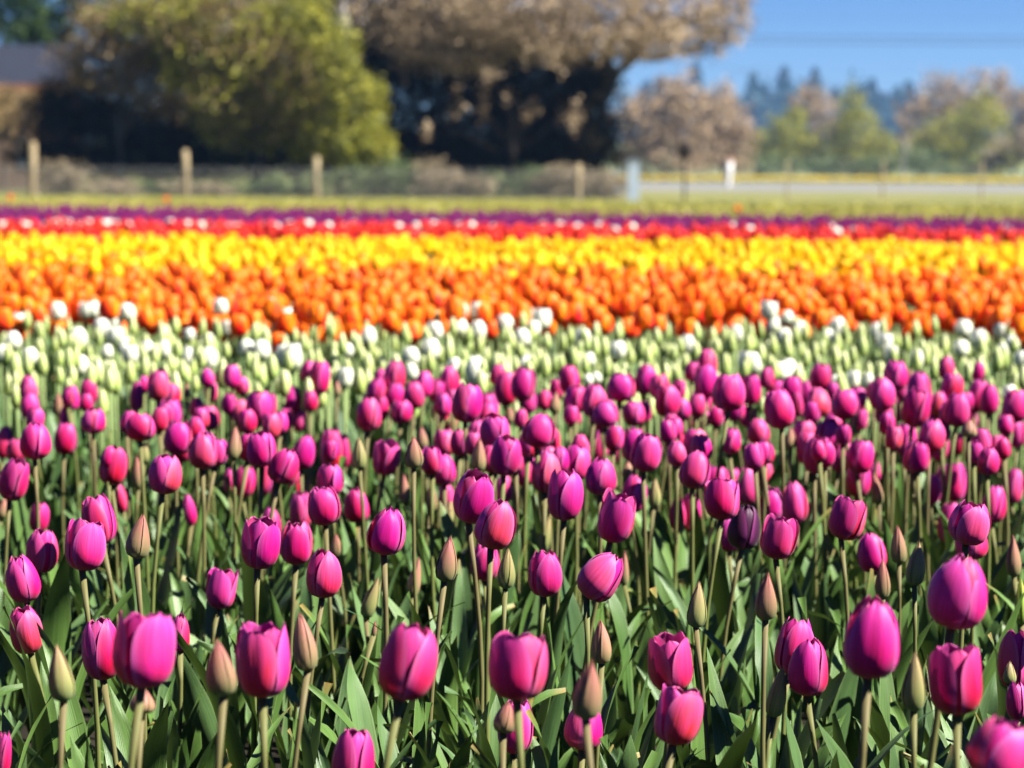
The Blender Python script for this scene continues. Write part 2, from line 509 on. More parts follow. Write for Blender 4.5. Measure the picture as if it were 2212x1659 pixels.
def leaf_geo(seed, L=None, W=None, nu=5, nv=13, spread=None):
    g = np.random.default_rng(seed)
    L = L or g.uniform(.28, .43); W = W or (g.uniform(.013, .026) if g.uniform() < .65 else g.uniform(.026, .038))
    s = np.linspace(0, 1, nv)
    sp = g.uniform(.04, .34) if spread is None else spread
    bend = g.uniform(.0, .7) if g.uniform() < .75 else g.uniform(.9, 2.3)
    phi = sp + bend * s ** 2.2
    ds = L / (nv - 1)
    x = np.concatenate([[0], np.cumsum(np.sin(phi[:-1]) * ds)]) + 0.006
    z = np.concatenate([[0], np.cumsum(np.cos(phi[:-1]) * ds)])
    w = W * np.where(s < .38, .45 + .55 * np.sin(np.clip(s / .38, 0, 1) * math.pi / 2), np.cos(np.clip((s - .38) / .62, 0, 1) * math.pi / 2) ** .85)
    w = np.maximum(w, .0006)
    tw = g.uniform(-.9, .9) * s ** 1.3
    wave_a, wave_p, wave_f = g.uniform(.0, .013), g.uniform(0, 6), g.uniform(5, 12)
    fold = np.interp(s, [0, .25, .7, 1], [1.0, .55, .28, .15]) * g.uniform(.7, 1.3)
    u = np.linspace(-1, 1, nu)
    S, U = np.meshgrid(s, u, indexing='ij')
    ca, sa = np.cos(tw)[:, None], np.sin(tw)[:, None]
    nx, nz = np.cos(phi)[:, None], -np.sin(phi)[:, None]            # leaf normal (outward), in the x-z plane
    off = -(np.abs(U) ** 1.6) * w[:, None] * fold[:, None] + wave_a * np.sin(S * wave_f + wave_p + np.sign(U)) * np.abs(U) * S
    side = U * w[:, None]
    b = side * ca - off * sa
    o = side * sa + off * ca
    V = np.stack([x[:, None] + nx * o, b, z[:, None] + nz * o], -1).reshape(-1, 3)
    P = np.stack([U, S, np.full_like(U, g.uniform())], -1).reshape(-1, 3)
    return V, grid_faces(nu, nv), P, np.zeros((nu - 1) * (nv - 1), int)


LEAVES = [leaf_geo(100 + i) for i in range(18)]
LEAF_ME = [mesh_np('leaf', l[0], l[1], M['leaf_blue'] if i % 3 == 0 else M['leaf'], l[2]) for i, l in enumerate(LEAVES)]
STEMS = [stem_mesh(s, M['stem']) for s in range(6)]

OPEN_ME = {st: flower_meshes('flower', M['magenta'], st, [sd * 7 + 3 for sd in range(n)], split=True) for st, n in (('open', 7), ('wide', 4), ('egg', 7))}
BACK_ME = {st: flower_meshes('flower', M['magenta'], st, [sd * 5 + 1 for sd in range(n)], nu=7, nv=10) for st, n in (('open', 6), ('egg', 5))}
BUD_ME = {c: flower_meshes('bud', M[c], 'bud', [sd * 3 + 2 for sd in range(4)], nu=9, nv=13) for c in ('bud_pink', 'bud_green', 'bud_lime')}

# ------------------------------------------------------------------ measured tulips of the front bed
# one entry: x, y, width, height (in the pixels of a photo crop), kind, tilt, label
# kinds: o open, w wide notched top, e egg-shaped, p pinkish bud, g greenish bud, l lime bud
CROP = {'L': (0.0, 918.0, .4466), 'C': (737.6, 918.0, .4466), 'R': (1475.3, 918.0, .4467),
        'l': (0.0, 432.0, .3335), 'c': (737.6, 432.0, .3335), 'r': (1475.3, 432.0, .3335)}
FRONT = {
 'L': [
  (700, 1085, 300, 370, 'w', 0, 'huge broad magenta tulip overlapping another bloom at its left, lower left of the field'),
  (490, 1080, 195, 305, 'o', -6, 'darker magenta tulip half hidden behind the huge broad bloom on its right'),
  (872, 1003, 85, 165, 'e', 4, 'small pinker tulip peeping out from behind the right side of the huge broad bloom'),
  (1270, 1130, 265, 375, 'w', 2, 'big magenta tulip with a notched top between a shaded bud and a brown bud'),
  (125, 990, 165, 235, 'o', 0, 'magenta tulip low at the left edge, directly below a larger bloom'),
  (105, 740, 165, 240, 'e', -4, 'magenta tulip at the left edge half hidden by a slightly higher bloom to its right'),
  (203, 605, 155, 215, 'o', 6, 'rosy magenta tulip overlapping the bloom to its lower left, near the left edge'),
  (415, 578, 195, 250, 'w', 0, 'mauve magenta tulip with a forked top in front of a taller mauve bloom'),
  (475, 455, 165, 250, 'o', 0, 'tall magenta tulip rising right behind a forked mauve bloom'),
  (1260, 570, 185, 250, 'w', 3, 'magenta tulip with a pale petal edge, half covering a smaller bloom behind its right shoulder'),
  (1310, 485, 105, 180, 'e', 3, 'small magenta tulip tucked behind the right shoulder of a pale-edged bloom'),
  (1435, 568, 160, 215, 'o', 0, 'short rosy tulip standing between a pale-edged bloom and a dark-sided one'),
  (1565, 715, 175, 240, 'e', 2, 'deep magenta tulip with its right side in black shadow and a bud tip behind it'),
  (1073, 790, 145, 200, 'w', 0, 'small light pink tulip with a jagged petal seam down its front'),
  (675, 535, 118, 225, 'p', 10, 'dusky pink bud leaning right, right of the two forked mauve blooms'),
  (290, 1195, 130, 295, 'g', -12, 'large yellow-green bud leaning left in front of the leaves, lower left'),
  (1065, 1170, 150, 290, 'p', -6, 'brown-pink bud with its lower half in deep shade beside a notched bloom'),
  (1468, 1045, 125, 300, 'p', -4, 'tall brown-pink bud with a green base just right of the big notched bloom'),
  (1625, 580, 60, 120, 'p', 3, 'pink bud tip sticking up behind the dark-sided bloom'),
  (690, 1330, 130, 130, 'p', 0, 'small blurred pink bud behind the thick stem of the huge broad bloom'),
  (15, 1590, 85, 240, 'o', 0, 'magenta tulip cut by the lower left corner'),
  (525, 300, 55, 150, 'l', 0, 'narrow yellow-green bud beside a tall magenta bloom'),
  (70, 260, 145, 215, 'o', 5), (170, 75, 135, 160, 'e', 5), (317, 65, 100, 140, 'o', 0), (82, 120, 90, 100, 'o', 0),
  (20, 80, 75, 150, 'e', 0), (550, 195, 120, 170, 'o', -4), (665, 225, 60, 170, 'p', 0), (558, 222, 65, 150, 'p', 0),
  (800, 235, 165, 195, 'o', 0), (680, 10, 130, 120, 'o', 0), (985, 120, 145, 185, 'e', 6), (860, 60, 120, 150, 'o', 0),
  (890, 95, 100, 150, 'o', 4), (1135, 85, 75, 170, 'p', 0), (1260, 115, 135, 155, 'o', 0), (1375, 195, 150, 180, 'e', 10),
  (1470, 130, 105, 150, 'e', 5), (1605, 115, 110, 200, 'o', 0), (1595, 265, 120, 140, 'o', 0), (1565, 390, 160, 190, 'o', -3),
  (1455, 410, 100, 165, 'o', 0), (1180, 275, 100, 135, 'o', 0), (1115, 270, 60, 110, 'e', 0), (1290, 245, 80, 170, 'e', 0),
  (915, 410, 55, 140, 'e', -3), (190, 445, 85, 135, 'o', 0), (580, 345, 60, 140, 'e', -15), (15, 400, 60, 110, 'p', 0),
  (1430, 280, 60, 130, 'o', 0), (700, 130, 60, 110, 'g', 0)],
 'C': [
  (325, 1145, 285, 375, 'o', 4, 'large magenta tulip with creased petals and a shaded underside, left of centre at the front'),
  (855, 1165, 285, 330, 'w', 0, 'large magenta tulip with a wide M-shaped top right in the middle of the front row'),
  (1195, 1275, 150, 310, 'p', -3, 'big salmon-pink bud covering a magenta bloom behind it'),
  (845, 1455, 180, 270, 'o', 0, 'pink-lit tulip low behind the stem of the bloom with the M-shaped top'),
  (795, 1410, 115, 165, 'p', 0, 'brown-orange bud pressed against the thick stem under the M-shaped bloom'),
  (1175, 1450, 190, 240, 'e', 0, 'magenta tulip low behind the big salmon-pink bud'),
  (1255, 1045, 105, 225, 'p', -4, 'slim rosy bud standing just above and behind the big salmon-pink bud'),
  (1260, 727, 205, 255, 'e', 27, 'magenta tulip tilted strongly to the right on its stem, centre of the field'),
  (985, 715, 165, 230, 'o', 0, 'upright rosy tulip between two green buds and a strongly tilted bloom'),
  (222, 510, 185, 235, 'e', 10, 'egg-shaped magenta tulip with a dark slit on its left, standing alone on a thick stem'),
  (750, 478, 195, 245, 'e', 7, 'magenta tulip overlapping the taller bloom on its upper left, centre of the field'),
  (640, 345, 195, 260, 'o', 6, 'tall bright magenta tulip whose lower right is hidden by another bloom'),
  (695, 660, 125, 165, 'o', 0, 'magenta tulip showing low behind the stems of a pair of overlapping blooms'),
  (513, 645, 105, 230, 'p', 3, 'smooth dusky pink bud on a dark stem left of a pair of overlapping blooms'),
  (358, 730, 65, 200, 'p', 3, 'thin dusky pink bud on a nearly black stem'),
  (148, 830, 75, 220, 'g', 4, 'slim light green bud right beside a tall brown stem'),
  (800, 690, 90, 205, 'g', 4, 'yellow-green bud with a seam, just right of a tall yellowish stem'),
  (990, 520, 65, 190, 'g', 3, 'thin yellowish bud with a dark left side below a large mauve bloom'),
  (1080, 335, 175, 250, 'o', 0, 'large mauve magenta tulip with a dark left side, right of centre'),
  (1330, 445, 175, 250, 'w', 4, 'magenta tulip split by a pale-edged seam, above the strongly tilted bloom'),
  (1415, 330, 130, 185, 'e', 6, 'smooth magenta tulip leaning over the shoulder of a bloom with a pale-edged seam'),
  (1515, 325, 65, 150, 'g', 0, 'small greenish bud right of a smooth leaning bloom'),
  (1629, 1404, 230, 285, 'w', 6, 'lower of two magenta tulips stacked close together right of centre at the front'),
  (1590, 1145, 215, 290, 'w', 8, 'upper of two magenta tulips stacked close together, with an open top'),
  (60, 1615, 215, 310, 'o', 3, 'blurred magenta tulip cut by the bottom edge, left of centre'),
  (1370, 690, 50, 180, 'p', 0, 'thin pink bud behind the right side of the strongly tilted bloom'),
  (160, 985, 30, 85, 'p', 0, 'small red bud tip low beside a slim light green bud'),
  (990, 220, 145, 210, 'e', 6), (1135, 180, 140, 175, 'o', 0), (1255, 245, 135, 165, 'e', 4), (795, 145, 155, 200, 'o', 0),
  (885, 205, 110, 155, 'e', 0), (785, 310, 80, 120, 'o', 0), (495, 215, 110, 140, 'e', 0), (425, 175, 75, 120, 'o', 0),
  (215, 155, 115, 155, 'w', 0), (85, 135, 75, 160, 'g', 0), (350, 130, 95, 160, 'p', 0), (305, 310, 60, 155, 'p', 0),
  (72, 385, 110, 155, 'e', 0), (15, 120, 60, 150, 'e', 0), (435, 345, 60, 150, 'p', 0), (510, 345, 75, 120, 'e', 0),
  (520, 430, 60, 150, 'g', 0), (500, 85, 100, 120, 'o', 0), (665, 140, 75, 170, 'p', 0), (1475, 130, 155, 190, 'o', 4),
  (1415, 95, 110, 150, 'o', 0), (1245, 95, 95, 150, 'e', 0), (1315, 120, 75, 120, 'o', 0), (955, 25, 140, 150, 'e', 6),
  (1000, 80, 100, 140, 'o', 0), (740, 30, 130, 150, 'o', 0), (1385, 215, 60, 85, 'p', 0), (1320, 310, 40, 90, 'p', 0),
  (1610, 80, 90, 150, 'e', 0), (1628, 430, 75, 145, 'e', 0), (1620, 400, 50, 110, 'g', 0), (390, 60, 60, 110, 'p', 0),
  (590, 90, 70, 120, 'o', 0)],
 'R': [
  (915, 1025, 285, 400, 'e', 3, 'very large smooth egg-shaped magenta tulip on paired stems, right side of the front'),
  (1335, 805, 290, 360, 'e', 5, 'very large magenta tulip standing higher than its neighbours at the right'),
  (1320, 1230, 260, 340, 'w', 0, 'large magenta tulip with a notched top directly below the high one at the right'),
  (610, 1165, 200, 290, 'e', 2, 'red-pink tulip in front of a mauve bloom, with a dull bud touching its left side'),
  (540, 1065, 190, 280, 'o', 6, 'mauve tulip half hidden behind a red-pink bloom'),
  (1120, 1235, 120, 305, 'g', 0, 'large green bud with a dark seam between two very large blooms at the right'),
  (460, 1285, 100, 270, 'g', 6, 'dull greenish-brown bud touching the left of a red-pink bloom'),
  (1545, 1575, 330, 330, 'o', 8, 'big out-of-focus magenta tulip in the lower right corner'),
  (1605, 1130, 165, 290, 'o', 0, 'magenta tulip cut by the right edge with a pale bud tip in front'),
  (1580, 1195, 70, 115, 'g', 0, 'pale bud tip in front of a bloom cut by the right edge'),
  (1615, 1330, 115, 190, 'e', 0, 'red-pink tulip at the right edge just above the out-of-focus corner bloom'),
  (405, 825, 115, 245, 'p', 0, 'dusky pink bud with a dark seam, below and right of the nearly black tulip'),
  (70, 865, 100, 235, 'g', -2, 'olive bud with a pinkish tip standing left of two tall crossing leaves'),
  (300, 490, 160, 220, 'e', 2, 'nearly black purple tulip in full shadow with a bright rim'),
  (225, 520, 130, 180, 'e', 0, 'dark magenta tulip hidden behind the left side of the nearly black one'),
  (245, 400, 45, 85, 'p', 0, 'small pink bud tip above the nearly black tulip'),
  (465, 540, 175, 215, 'w', 4, 'magenta tulip with a split top just right of the nearly black one'),
  (425, 380, 125, 180, 'e', 0, 'rounded pink tulip above the split-topped bloom'),
  (540, 370, 130, 210, 'e', 0, 'tall pink-purple tulip behind the right side of the split-topped bloom'),
  (795, 450, 170, 210, 'w', 5, 'magenta tulip with a pale seam standing alone among stems, right of centre'),
  (912, 615, 145, 195, 'e', 0, 'smooth rosy tulip with pink buds crowding its right side'),
  (1040, 575, 80, 195, 'p', -3, 'pink bud with a dark edge between a smooth rosy bloom and a greenish bud'),
  (1130, 665, 95, 225, 'g', -3, 'pinkish green bud with a long dark seam on a pale brown stem'),
  (965, 740, 80, 200, 'p', 0, 'brown-pink bud in front of the smooth rosy bloom'),
  (938, 805, 50, 110, 'p', 0, 'red bud tip just above the very large egg-shaped bloom'),
  (1395, 560, 160, 180, 'e', 0, 'magenta tulip whose lower half is hidden by the high very large bloom'),
  (1390, 470, 200, 215, 'o', 10, 'ragged magenta tulip with a petal folding out to the right, behind the high bloom'),
  (1290, 470, 115, 200, 'o', 0, 'pink tulip at the left shoulder of a ragged bloom'),
  (1505, 380, 125, 190, 'e', 0, 'smooth pink tulip above the ragged bloom near the right edge'),
  (1597, 630, 75, 210, 'p', -3, 'thin pink bud near the right edge, above a lime green one'),
  (1635, 850, 70, 240, 'l', -8, 'lime green bud cut by the right edge'),
  (190, 355, 170, 205, 'w', 5, 'magenta tulip with a dark left side crowding two blooms, above the nearly black one'),
  (108, 390, 55, 160, 'g', 0), (35, 420, 95, 160, 'o', 0), (60, 215, 135, 165, 'e', 8), (165, 260, 110, 115, 'o', 0),
  (240, 290, 90, 150, 'o', 0), (310, 290, 95, 165, 'e', 0), (390, 233, 85, 130, 'e', 0), (650, 140, 135, 190, 'o', 0),
  (600, 110, 100, 150, 'o', 0), (765, 145, 100, 150, 'o', 0), (860, 150, 115, 150, 'w', 5), (850, 260, 105, 160, 'o', 0),
  (915, 220, 70, 120, 'o', 0), (935, 305, 60, 165, 'p', -8), (1075, 70, 100, 140, 'o', 4), (1130, 150, 115, 150, 'e', 4),
  (1115, 250, 60, 150, 'g', 0), (1205, 50, 120, 150, 'e', 0), (1240, 100, 90, 130, 'o', 0), (1335, 90, 55, 100, 'e', 0),
  (1205, 310, 80, 140, 'e', 0), (1265, 280, 100, 180, 'o', 0), (1315, 275, 110, 190, 'w', 4), (1440, 150, 90, 140, 'e', 0),
  (1520, 130, 110, 175, 'e', 4), (1600, 290, 80, 160, 'e', 0), (1385, 15, 80, 90, 'p', 0), (60, 90, 110, 130, 'o', 0),
  (365, 30, 100, 115, 'e', 4), (590, 40, 100, 120, 'o', 0), (700, 40, 110, 125, 'o', 0), (1610, 40, 90, 125, 'o', 0),
  (520, 60, 60, 110, 'p', 0)],
 'l': [(185, 1220, 105, 160, 'e'), (195, 1330, 115, 160, 'o'), (460, 1280, 100, 150, 'e'), (575, 1240, 105, 160, 'o'), (378, 1320, 70, 160, 'p'), (430, 1400, 80, 150, 'e'),
  (605, 1430, 145, 150, 'o'), (935, 1190, 70, 100, 'e'), (1030, 1200, 130, 190, 'o'), (885, 1270, 80, 180, 'o'), (1115, 1260, 100, 130, 'o'), (1345, 1150, 85, 110, 'e'),
  (1365, 1240, 80, 120, 'o'), (1500, 1140, 105, 140, 'o'), (1565, 1200, 90, 110, 'o'), (1275, 1345, 90, 130, 'e'), (1485, 1320, 90, 130, 'o'), (1560, 1370, 110, 140, 'o'),
  (1680, 1330, 150, 180, 'o'), (1745, 1330, 90, 150, 'o'), (1890, 1290, 120, 160, 'e'), (2010, 1300, 90, 130, 'e'), (2070, 1150, 120, 200, 'o'), (2000, 1110, 100, 130, 'e'),
  (1100, 1390, 140, 190, 'o'), (1355, 1410, 120, 150, 'o'), (1850, 1420, 100, 130, 'e'), (1940, 1430, 100, 130, 'o'), (2185, 1220, 55, 110, 'p'), (1210, 1230, 50, 110, 'p')],
 'c': [(345, 1135, 130, 180, 'e'), (250, 1160, 80, 130, 'e'), (225, 1240, 110, 160, 'o'), (345, 1260, 110, 150, 'o'), (470, 1260, 130, 170, 'e'), (535, 1190, 110, 160, 'e'),
  (700, 1175, 120, 190, 'e'), (620, 1240, 90, 130, 'o'), (640, 1360, 100, 150, 'e'), (385, 1370, 130, 140, 'o'), (180, 1385, 150, 200, 'e'), (260, 1350, 80, 150, 'o'),
  (815, 1310, 180, 230, 'o'), (960, 1340, 110, 180, 'o'), (1015, 1130, 100, 130, 'e'), (1065, 1220, 130, 200, 'o'), (1180, 1190, 140, 200, 'o'), (1210, 1310, 100, 130, 'o'),
  (1475, 1160, 120, 170, 'o'), (1520, 1290, 140, 160, 'o'), (1640, 1300, 150, 200, 'e'), (1810, 1210, 160, 170, 'o'), (1970, 1160, 130, 180, 'e'), (2060, 1210, 120, 150, 'o'),
  (2110, 1300, 150, 190, 'o'), (1890, 1380, 130, 150, 'o'), (1710, 1380, 150, 160, 'e'), (1960, 1370, 90, 130, 'e'), (1385, 1310, 80, 150, 'p'), (1510, 1400, 80, 110, 'e'),
  (1090, 1390, 70, 110, 'p'), (700, 1420, 90, 130, 'e')],
 'r': [(60, 1110, 90, 120, 'o'), (155, 1060, 120, 180, 'e'), (150, 1170, 140, 200, 'o'), (125, 1280, 120, 170, 'e'), (300, 1240, 190, 220, 'o'), (440, 1225, 120, 190, 'o'),
  (545, 1150, 90, 130, 'e'), (600, 1240, 120, 150, 'o'), (710, 1220, 130, 150, 'o'), (625, 1350, 180, 230, 'o'), (740, 1320, 70, 150, 'o'), (895, 1150, 130, 170, 'o'),
  (875, 1310, 140, 180, 'e'), (1050, 1320, 160, 180, 'o'), (1130, 1290, 90, 150, 'o'), (1290, 1255, 150, 200, 'e'), (1375, 1135, 140, 180, 'o'), (1380, 1340, 110, 180, 'o'),
  (1530, 1230, 140, 230, 'o'), (1510, 1340, 160, 230, 'o'), (1705, 1085, 100, 140, 'e'), (1740, 1210, 130, 170, 'o'), (1655, 1320, 110, 150, 'e'), (1780, 1350, 160, 210, 'e'),
  (1905, 1270, 120, 200, 'o'), (1985, 1290, 110, 180, 'e'), (1915, 1110, 75, 120, 'e'), (2150, 1330, 150, 200, 'o'), (40, 1410, 100, 130, 'e'), (120, 1410, 110, 130, 'o'),
  (215, 1400, 90, 130, 'o'), (330, 1350, 130, 150, 'o'), (420, 1400, 100, 130, 'o'), (800, 1260, 90, 170, 'e'), (970, 1420, 110, 130, 'e'), (1150, 1420, 90, 130, 'o'),
  (1620, 1430, 110, 130, 'e'), (2090, 1430, 90, 130, 'o'), (1470, 1140, 60, 110, 'p'), (1860, 1420, 90, 120, 'o')],
}


def solve(px, py, wpx, w0, zprior, zlo, zhi, k=0.6):
    """depth and height of a flower from its pixel size and the usual flower height"""
    d1 = FPX * w0 / wpx
    dr = ray(px, py)
    z1 = CAMZ + dr[2] * d1
    z = min(max(k * z1 + (1 - k) * zprior, zlo), zhi)
    d = (z - CAMZ) / dr[2]
    return d, z


ORD = 'first second third fourth fifth sixth seventh eighth ninth tenth eleventh twelfth thirteenth fourteenth fifteenth sixteenth seventeenth eighteenth nineteenth twentieth'.split()
ORD += ['twenty-' + o for o in ORD[:9]] + ['thirtieth']
entries = []
for key, rows in FRONT.items():
    x0, y0, s = CROP[key]
    for r in rows:
        e = dict(px=x0 + r[0] * s, py=y0 + r[1] * s, w=r[2] * s, h=r[3] * s, kind=r[4], tilt=(r[5] if len(r) > 5 else 0), label=(r[6] if len(r) > 6 else None))
        bud = e['kind'] in 'pgl'
        w0 = 0.0265 if bud else 0.056
        if e['h'] < 78 and not bud:
            e['w'] *= 1.20; e['h'] *= 1.16
        elif not bud:
            e['w'] *= 1.05; e['h'] *= 1.03
        e['d'], e['z'] = solve(e['px'], e['py'], e['w'], w0, 0.43 if bud else 0.465, 0.30, 0.56, 0.62)
        if e['d'] > 6.8:
            e['d'] = 6.8 - random.uniform(0, .25)
        entries.append(e)
# blooms half hidden between those of the crowd
gx_ = random.Random(77)
for k in range(84):
    py = gx_.uniform(835, 1000)
    e = dict(px=gx_.uniform(10, 2200) if gx_.random() < .45 else gx_.uniform(900, 2200), py=py, w=gx_.uniform(30, 40) * (1 + (py - 850) / 500), kind=gx_.choice('ooe'), tilt=0, label=None)
    e['h'] = e['w'] * 1.32
    e['d'] = min(6.8, (0.44 - CAMZ) / ray(e['px'], py)[2]) - gx_.uniform(0, .2)
    e['z'] = .44
    entries.append(e)
# labels for the softer blooms behind: by level of the bed and place along it
LEVELS_ = [(0, 845, 'on the top edge of the magenta bed'),
           (845, 880, 'just under the top edge of the magenta bed'),
           (880, 915, 'in the crowded upper magenta bed'),
           (915, 950, 'across the crowded middle magenta bed'),
           (950, 985, 'just below the crowded magenta middle'),
           (985, 1030, 'where the crowded blooms thin out'),
           (1030, 1700, 'among scattered blooms over bare stems')]
for lo, hi, phrase in LEVELS_:
    for fam, noun in (('oew', 'magenta tulip'), ('pgl', 'bud')):
        sub = sorted([e for e in entries if not e['label'] and lo <= e['py'] < hi and e['kind'] in fam], key=lambda e: e['px'])
        n = len(sub)
        for i, e in enumerate(sub):
            if i <= (n - 1) // 2:
                place = 'leftmost' if i == 0 else ORD[i] + ' from the left'
            else:
                j = n - 1 - i
                place = 'rightmost' if j == 0 else ORD[j] + ' from the right'
            look = {'o': 'magenta tulip', 'w': 'open-topped magenta tulip', 'e': 'egg-shaped magenta tulip', 'p': 'pinkish bud', 'g': 'greenish bud', 'l': 'lime bud'}[e['kind']]
            e['label'] = f"{look}, {place} {phrase}"

GROUP_M = 'magenta tulips in the front bed'
GROUP_B = 'unopened buds in the front bed'


def make_front(e, i):
    g = random.Random(1000 + i)
    bud = e['kind'] in 'pgl'
    d, z = e['d'], e['z']
    W, H = e['w'] * d / FPX, e['h'] * d / FPX
    c = at(e['px'], e['py'], d)
    tilt = R(e['tilt']) + g.gauss(.04, .08)
    nod = g.gauss(0, .09)
    rot = Euler((nod, tilt, g.uniform(0, 6.28)), 'XYZ')
    # flower base: half a height below its centre along the flower's axis
    q = Matrix.Rotation(tilt, 3, 'Y') @ Matrix.Rotation(nod, 3, 'X')
    base = Vector(c) - (q @ Vector((0, 0, H * 0.5)))
    gx, gy = base.x - math.tan(tilt) * .06 + g.uniform(-.03, .03), base.y + g.uniform(-.03, .03)
    near = e['h'] > 78 and not bud
    root = empty('tulip_bud' if bud else 'magenta_tulip', (gx, gy, 0))
    props(root, e['label'], 'tulip bud' if bud else 'tulip', GROUP_B if bud else GROUP_M)
    M3 = (q @ Matrix.Rotation(g.uniform(0, 6.28), 3, 'Z')).to_euler()
    loc = base - Vector((gx, gy, 0))
    if bud:
        cset = BUD_ME[{'p': 'bud_pink', 'g': 'bud_green', 'l': 'bud_lime'}[e['kind']]]
        link('bud', g.choice(cset), root, loc, M3, (W, W, H))
    elif near:
        st = {'o': 'open', 'w': 'wide', 'e': 'egg'}[e['kind']]
        me, outs = g.choice(OPEN_ME[st])
        fo = link('flower', me, root, loc, M3, (W * .97, W * .97, H))
        for om in outs:
            po = link('petal', om, fo)
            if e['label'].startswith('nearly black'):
                po.material_slots[0].link = 'OBJECT'; po.material_slots[0].material = M['shadow_purple']
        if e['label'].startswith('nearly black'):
            fo.material_slots[0].link = 'OBJECT'; fo.material_slots[0].material = M['shadow_purple']
    else:
        st = 'egg' if e['kind'] == 'e' else 'open'
        link('flower', g.choice(BACK_ME[st]), root, loc, M3, (W * .97, W * .97, H))
    # stem from the ground to the flower base
    v = loc
    L = v.length
    link('stem', STEMS[g.randrange(len(STEMS))][0], root, (0, 0, 0), v.to_track_quat('Z', 'Y').to_euler(), (1 if not bud else .88, 1 if not bud else .88, L + .004))
    a0 = g.uniform(0, 6.28)
    for k in range(3 if d < 4.4 else 2):
        sc = g.uniform(.66, 1.0) * (1.0 if not bud else .9)
        link('leaf', LEAF_ME[g.randrange(len(LEAF_ME))], root, (0, 0, 0), (g.uniform(-.1, .1), g.uniform(-.1, .1), a0 + k * 2.2 + g.uniform(-.4, .4)), (sc, sc, sc))


for i, e in enumerate(entries):
    make_front(e, i)


# ------------------------------------------------------------------ bulk beds (stuff): foliage and the blooms past the counted ones
def jitter_grid(x0f, x1f, y0f, y1f, step, dy=None, jit=.42):
    """points in a band whose left/right limits depend on depth"""
    dy = dy or step
    pts = []
    y = y0f
    while y < y1f:
        xa, xb = x0f(y), x1f(y)
        n = max(1, int((xb - xa) / step))
        xs = xa + (np.arange(n) + .5) * step + rng.uniform(-jit, jit, n) * step
        ys = y + rng.uniform(-jit, jit, n) * dy
        pts.append(np.stack([xs, ys], -1))
        y += dy
    return np.concatenate(pts)


def xform(x, y, z, rz, sx, sz, lean=0.0, lean_dir=0.0):
    n = len(x)
    c, s = np.cos(rz), np.sin(rz)
    A = np.zeros((n, 3, 4))
    A[:, 0, 0] = c * sx; A[:, 0, 1] = -s * sx; A[:, 1, 0] = s * sx; A[:, 1, 1] = c * sx; A[:, 2, 2] = sz
    A[:, 0, 2] = np.sin(lean) * np.cos(lean_dir) * sz; A[:, 1, 2] = np.sin(lean) * np.sin(lean_dir) * sz
    A[:, 0, 3] = x; A[:, 1, 3] = y; A[:, 2, 3] = z
    return A


def half(y, extra):
    return 0.5 * 2212 / FPX * y + extra


def foliage_bed(name, label, pts, leaves, per, hmin, hmax, mats, widen=1.0):
    parts = []
    for k in range(per):
        sel = rng.integers(0, len(leaves), len(pts))
        for li in range(len(leaves)):
            p = pts[sel == li]
            if not len(p): continue
            n = len(p)
            sc = rng.uniform(hmin, hmax, n)
            A = xform(p[:, 0] + rng.uniform(-.02, .02, n), p[:, 1] + rng.uniform(-.02, .02, n), np.zeros(n), rng.uniform(0, 6.28, n), sc * widen, sc, rng.uniform(0, .25, n), rng.uniform(0, 6.28, n))
            V, F, P, _ = scatter(leaves[li], A, rng.uniform(0, 1, n))
            parts.append((V, F, P, li % len(mats)))
    V, F, P, mi = join(parts)
    o = link(name, mesh_np(name, V, F, mats, P, mi))
    return props(o, label, 'foliage', kind='stuff')


SMALL_LEAVES = [leaf_geo(300 + i, nu=3, nv=7) for i in range(8)]
fp = jitter_grid(lambda y: -half(y, .7), lambda y: half(y, .7), 1.7, 7.0, .145)
fp = np.concatenate([fp, jitter_grid(lambda y: -half(y, .4), lambda y: half(y, .4), 1.9, 3.6, .12)])
foliage_bed('tulip_leaves', 'dense carpet of broad blue-green tulip leaves filling the front bed', fp, LEAVES, 4, .42, .80, [M['leaf'], M['leaf_blue'], M['leaf'], M['leaf']])


def stem_low():
    V, F, P = tube([(0, 0, 0), (0.004, 0, .5), (0, 0, 1)], [.0045, .0042, .0045], 4, .5)
    return V, F, P, np.zeros(len(F), int)


STEM_LOW = stem_low()


def low_flower(style, seed, nu=5, nv=8):
    inner, outer = flower_parts(style, seed, nu, nv)
    V, F, P, _ = join(inner[:3] + outer)
    return V, F, P, np.zeros(len(F), int)


def plant_geo(flower, W, H, z, stem_mi=1, leaves=(), lsc=.8):
    """flower + stem (+ leaves) of one plant in local metres; material 0 petals, 1 stem, 2 leaf"""
    V, F, P, _ = flower
    parts = [(V * np.array([W, W, H]) + np.array([0, 0, z - H * .5]), F, P, 0)]
    Vs, Fs, Ps, _ = STEM_LOW
    parts.append((Vs * np.array([1, 1, z - H * .5]), Fs, Ps, stem_mi))
    for k, l in enumerate(leaves):
        a = k * 2.3
        rot = np.array([[math.cos(a), -math.sin(a), 0], [math.sin(a), math.cos(a), 0], [0, 0, 1]])
        parts.append(((l[0] * lsc) @ rot.T, l[1], l[2], 2))
    return join(parts)


def in_view(x, y, z, mx=14, my=10):
    px, py = to_px(x, y, z)
    return -mx < px < 2212 + mx and -my < py < 1659 + my


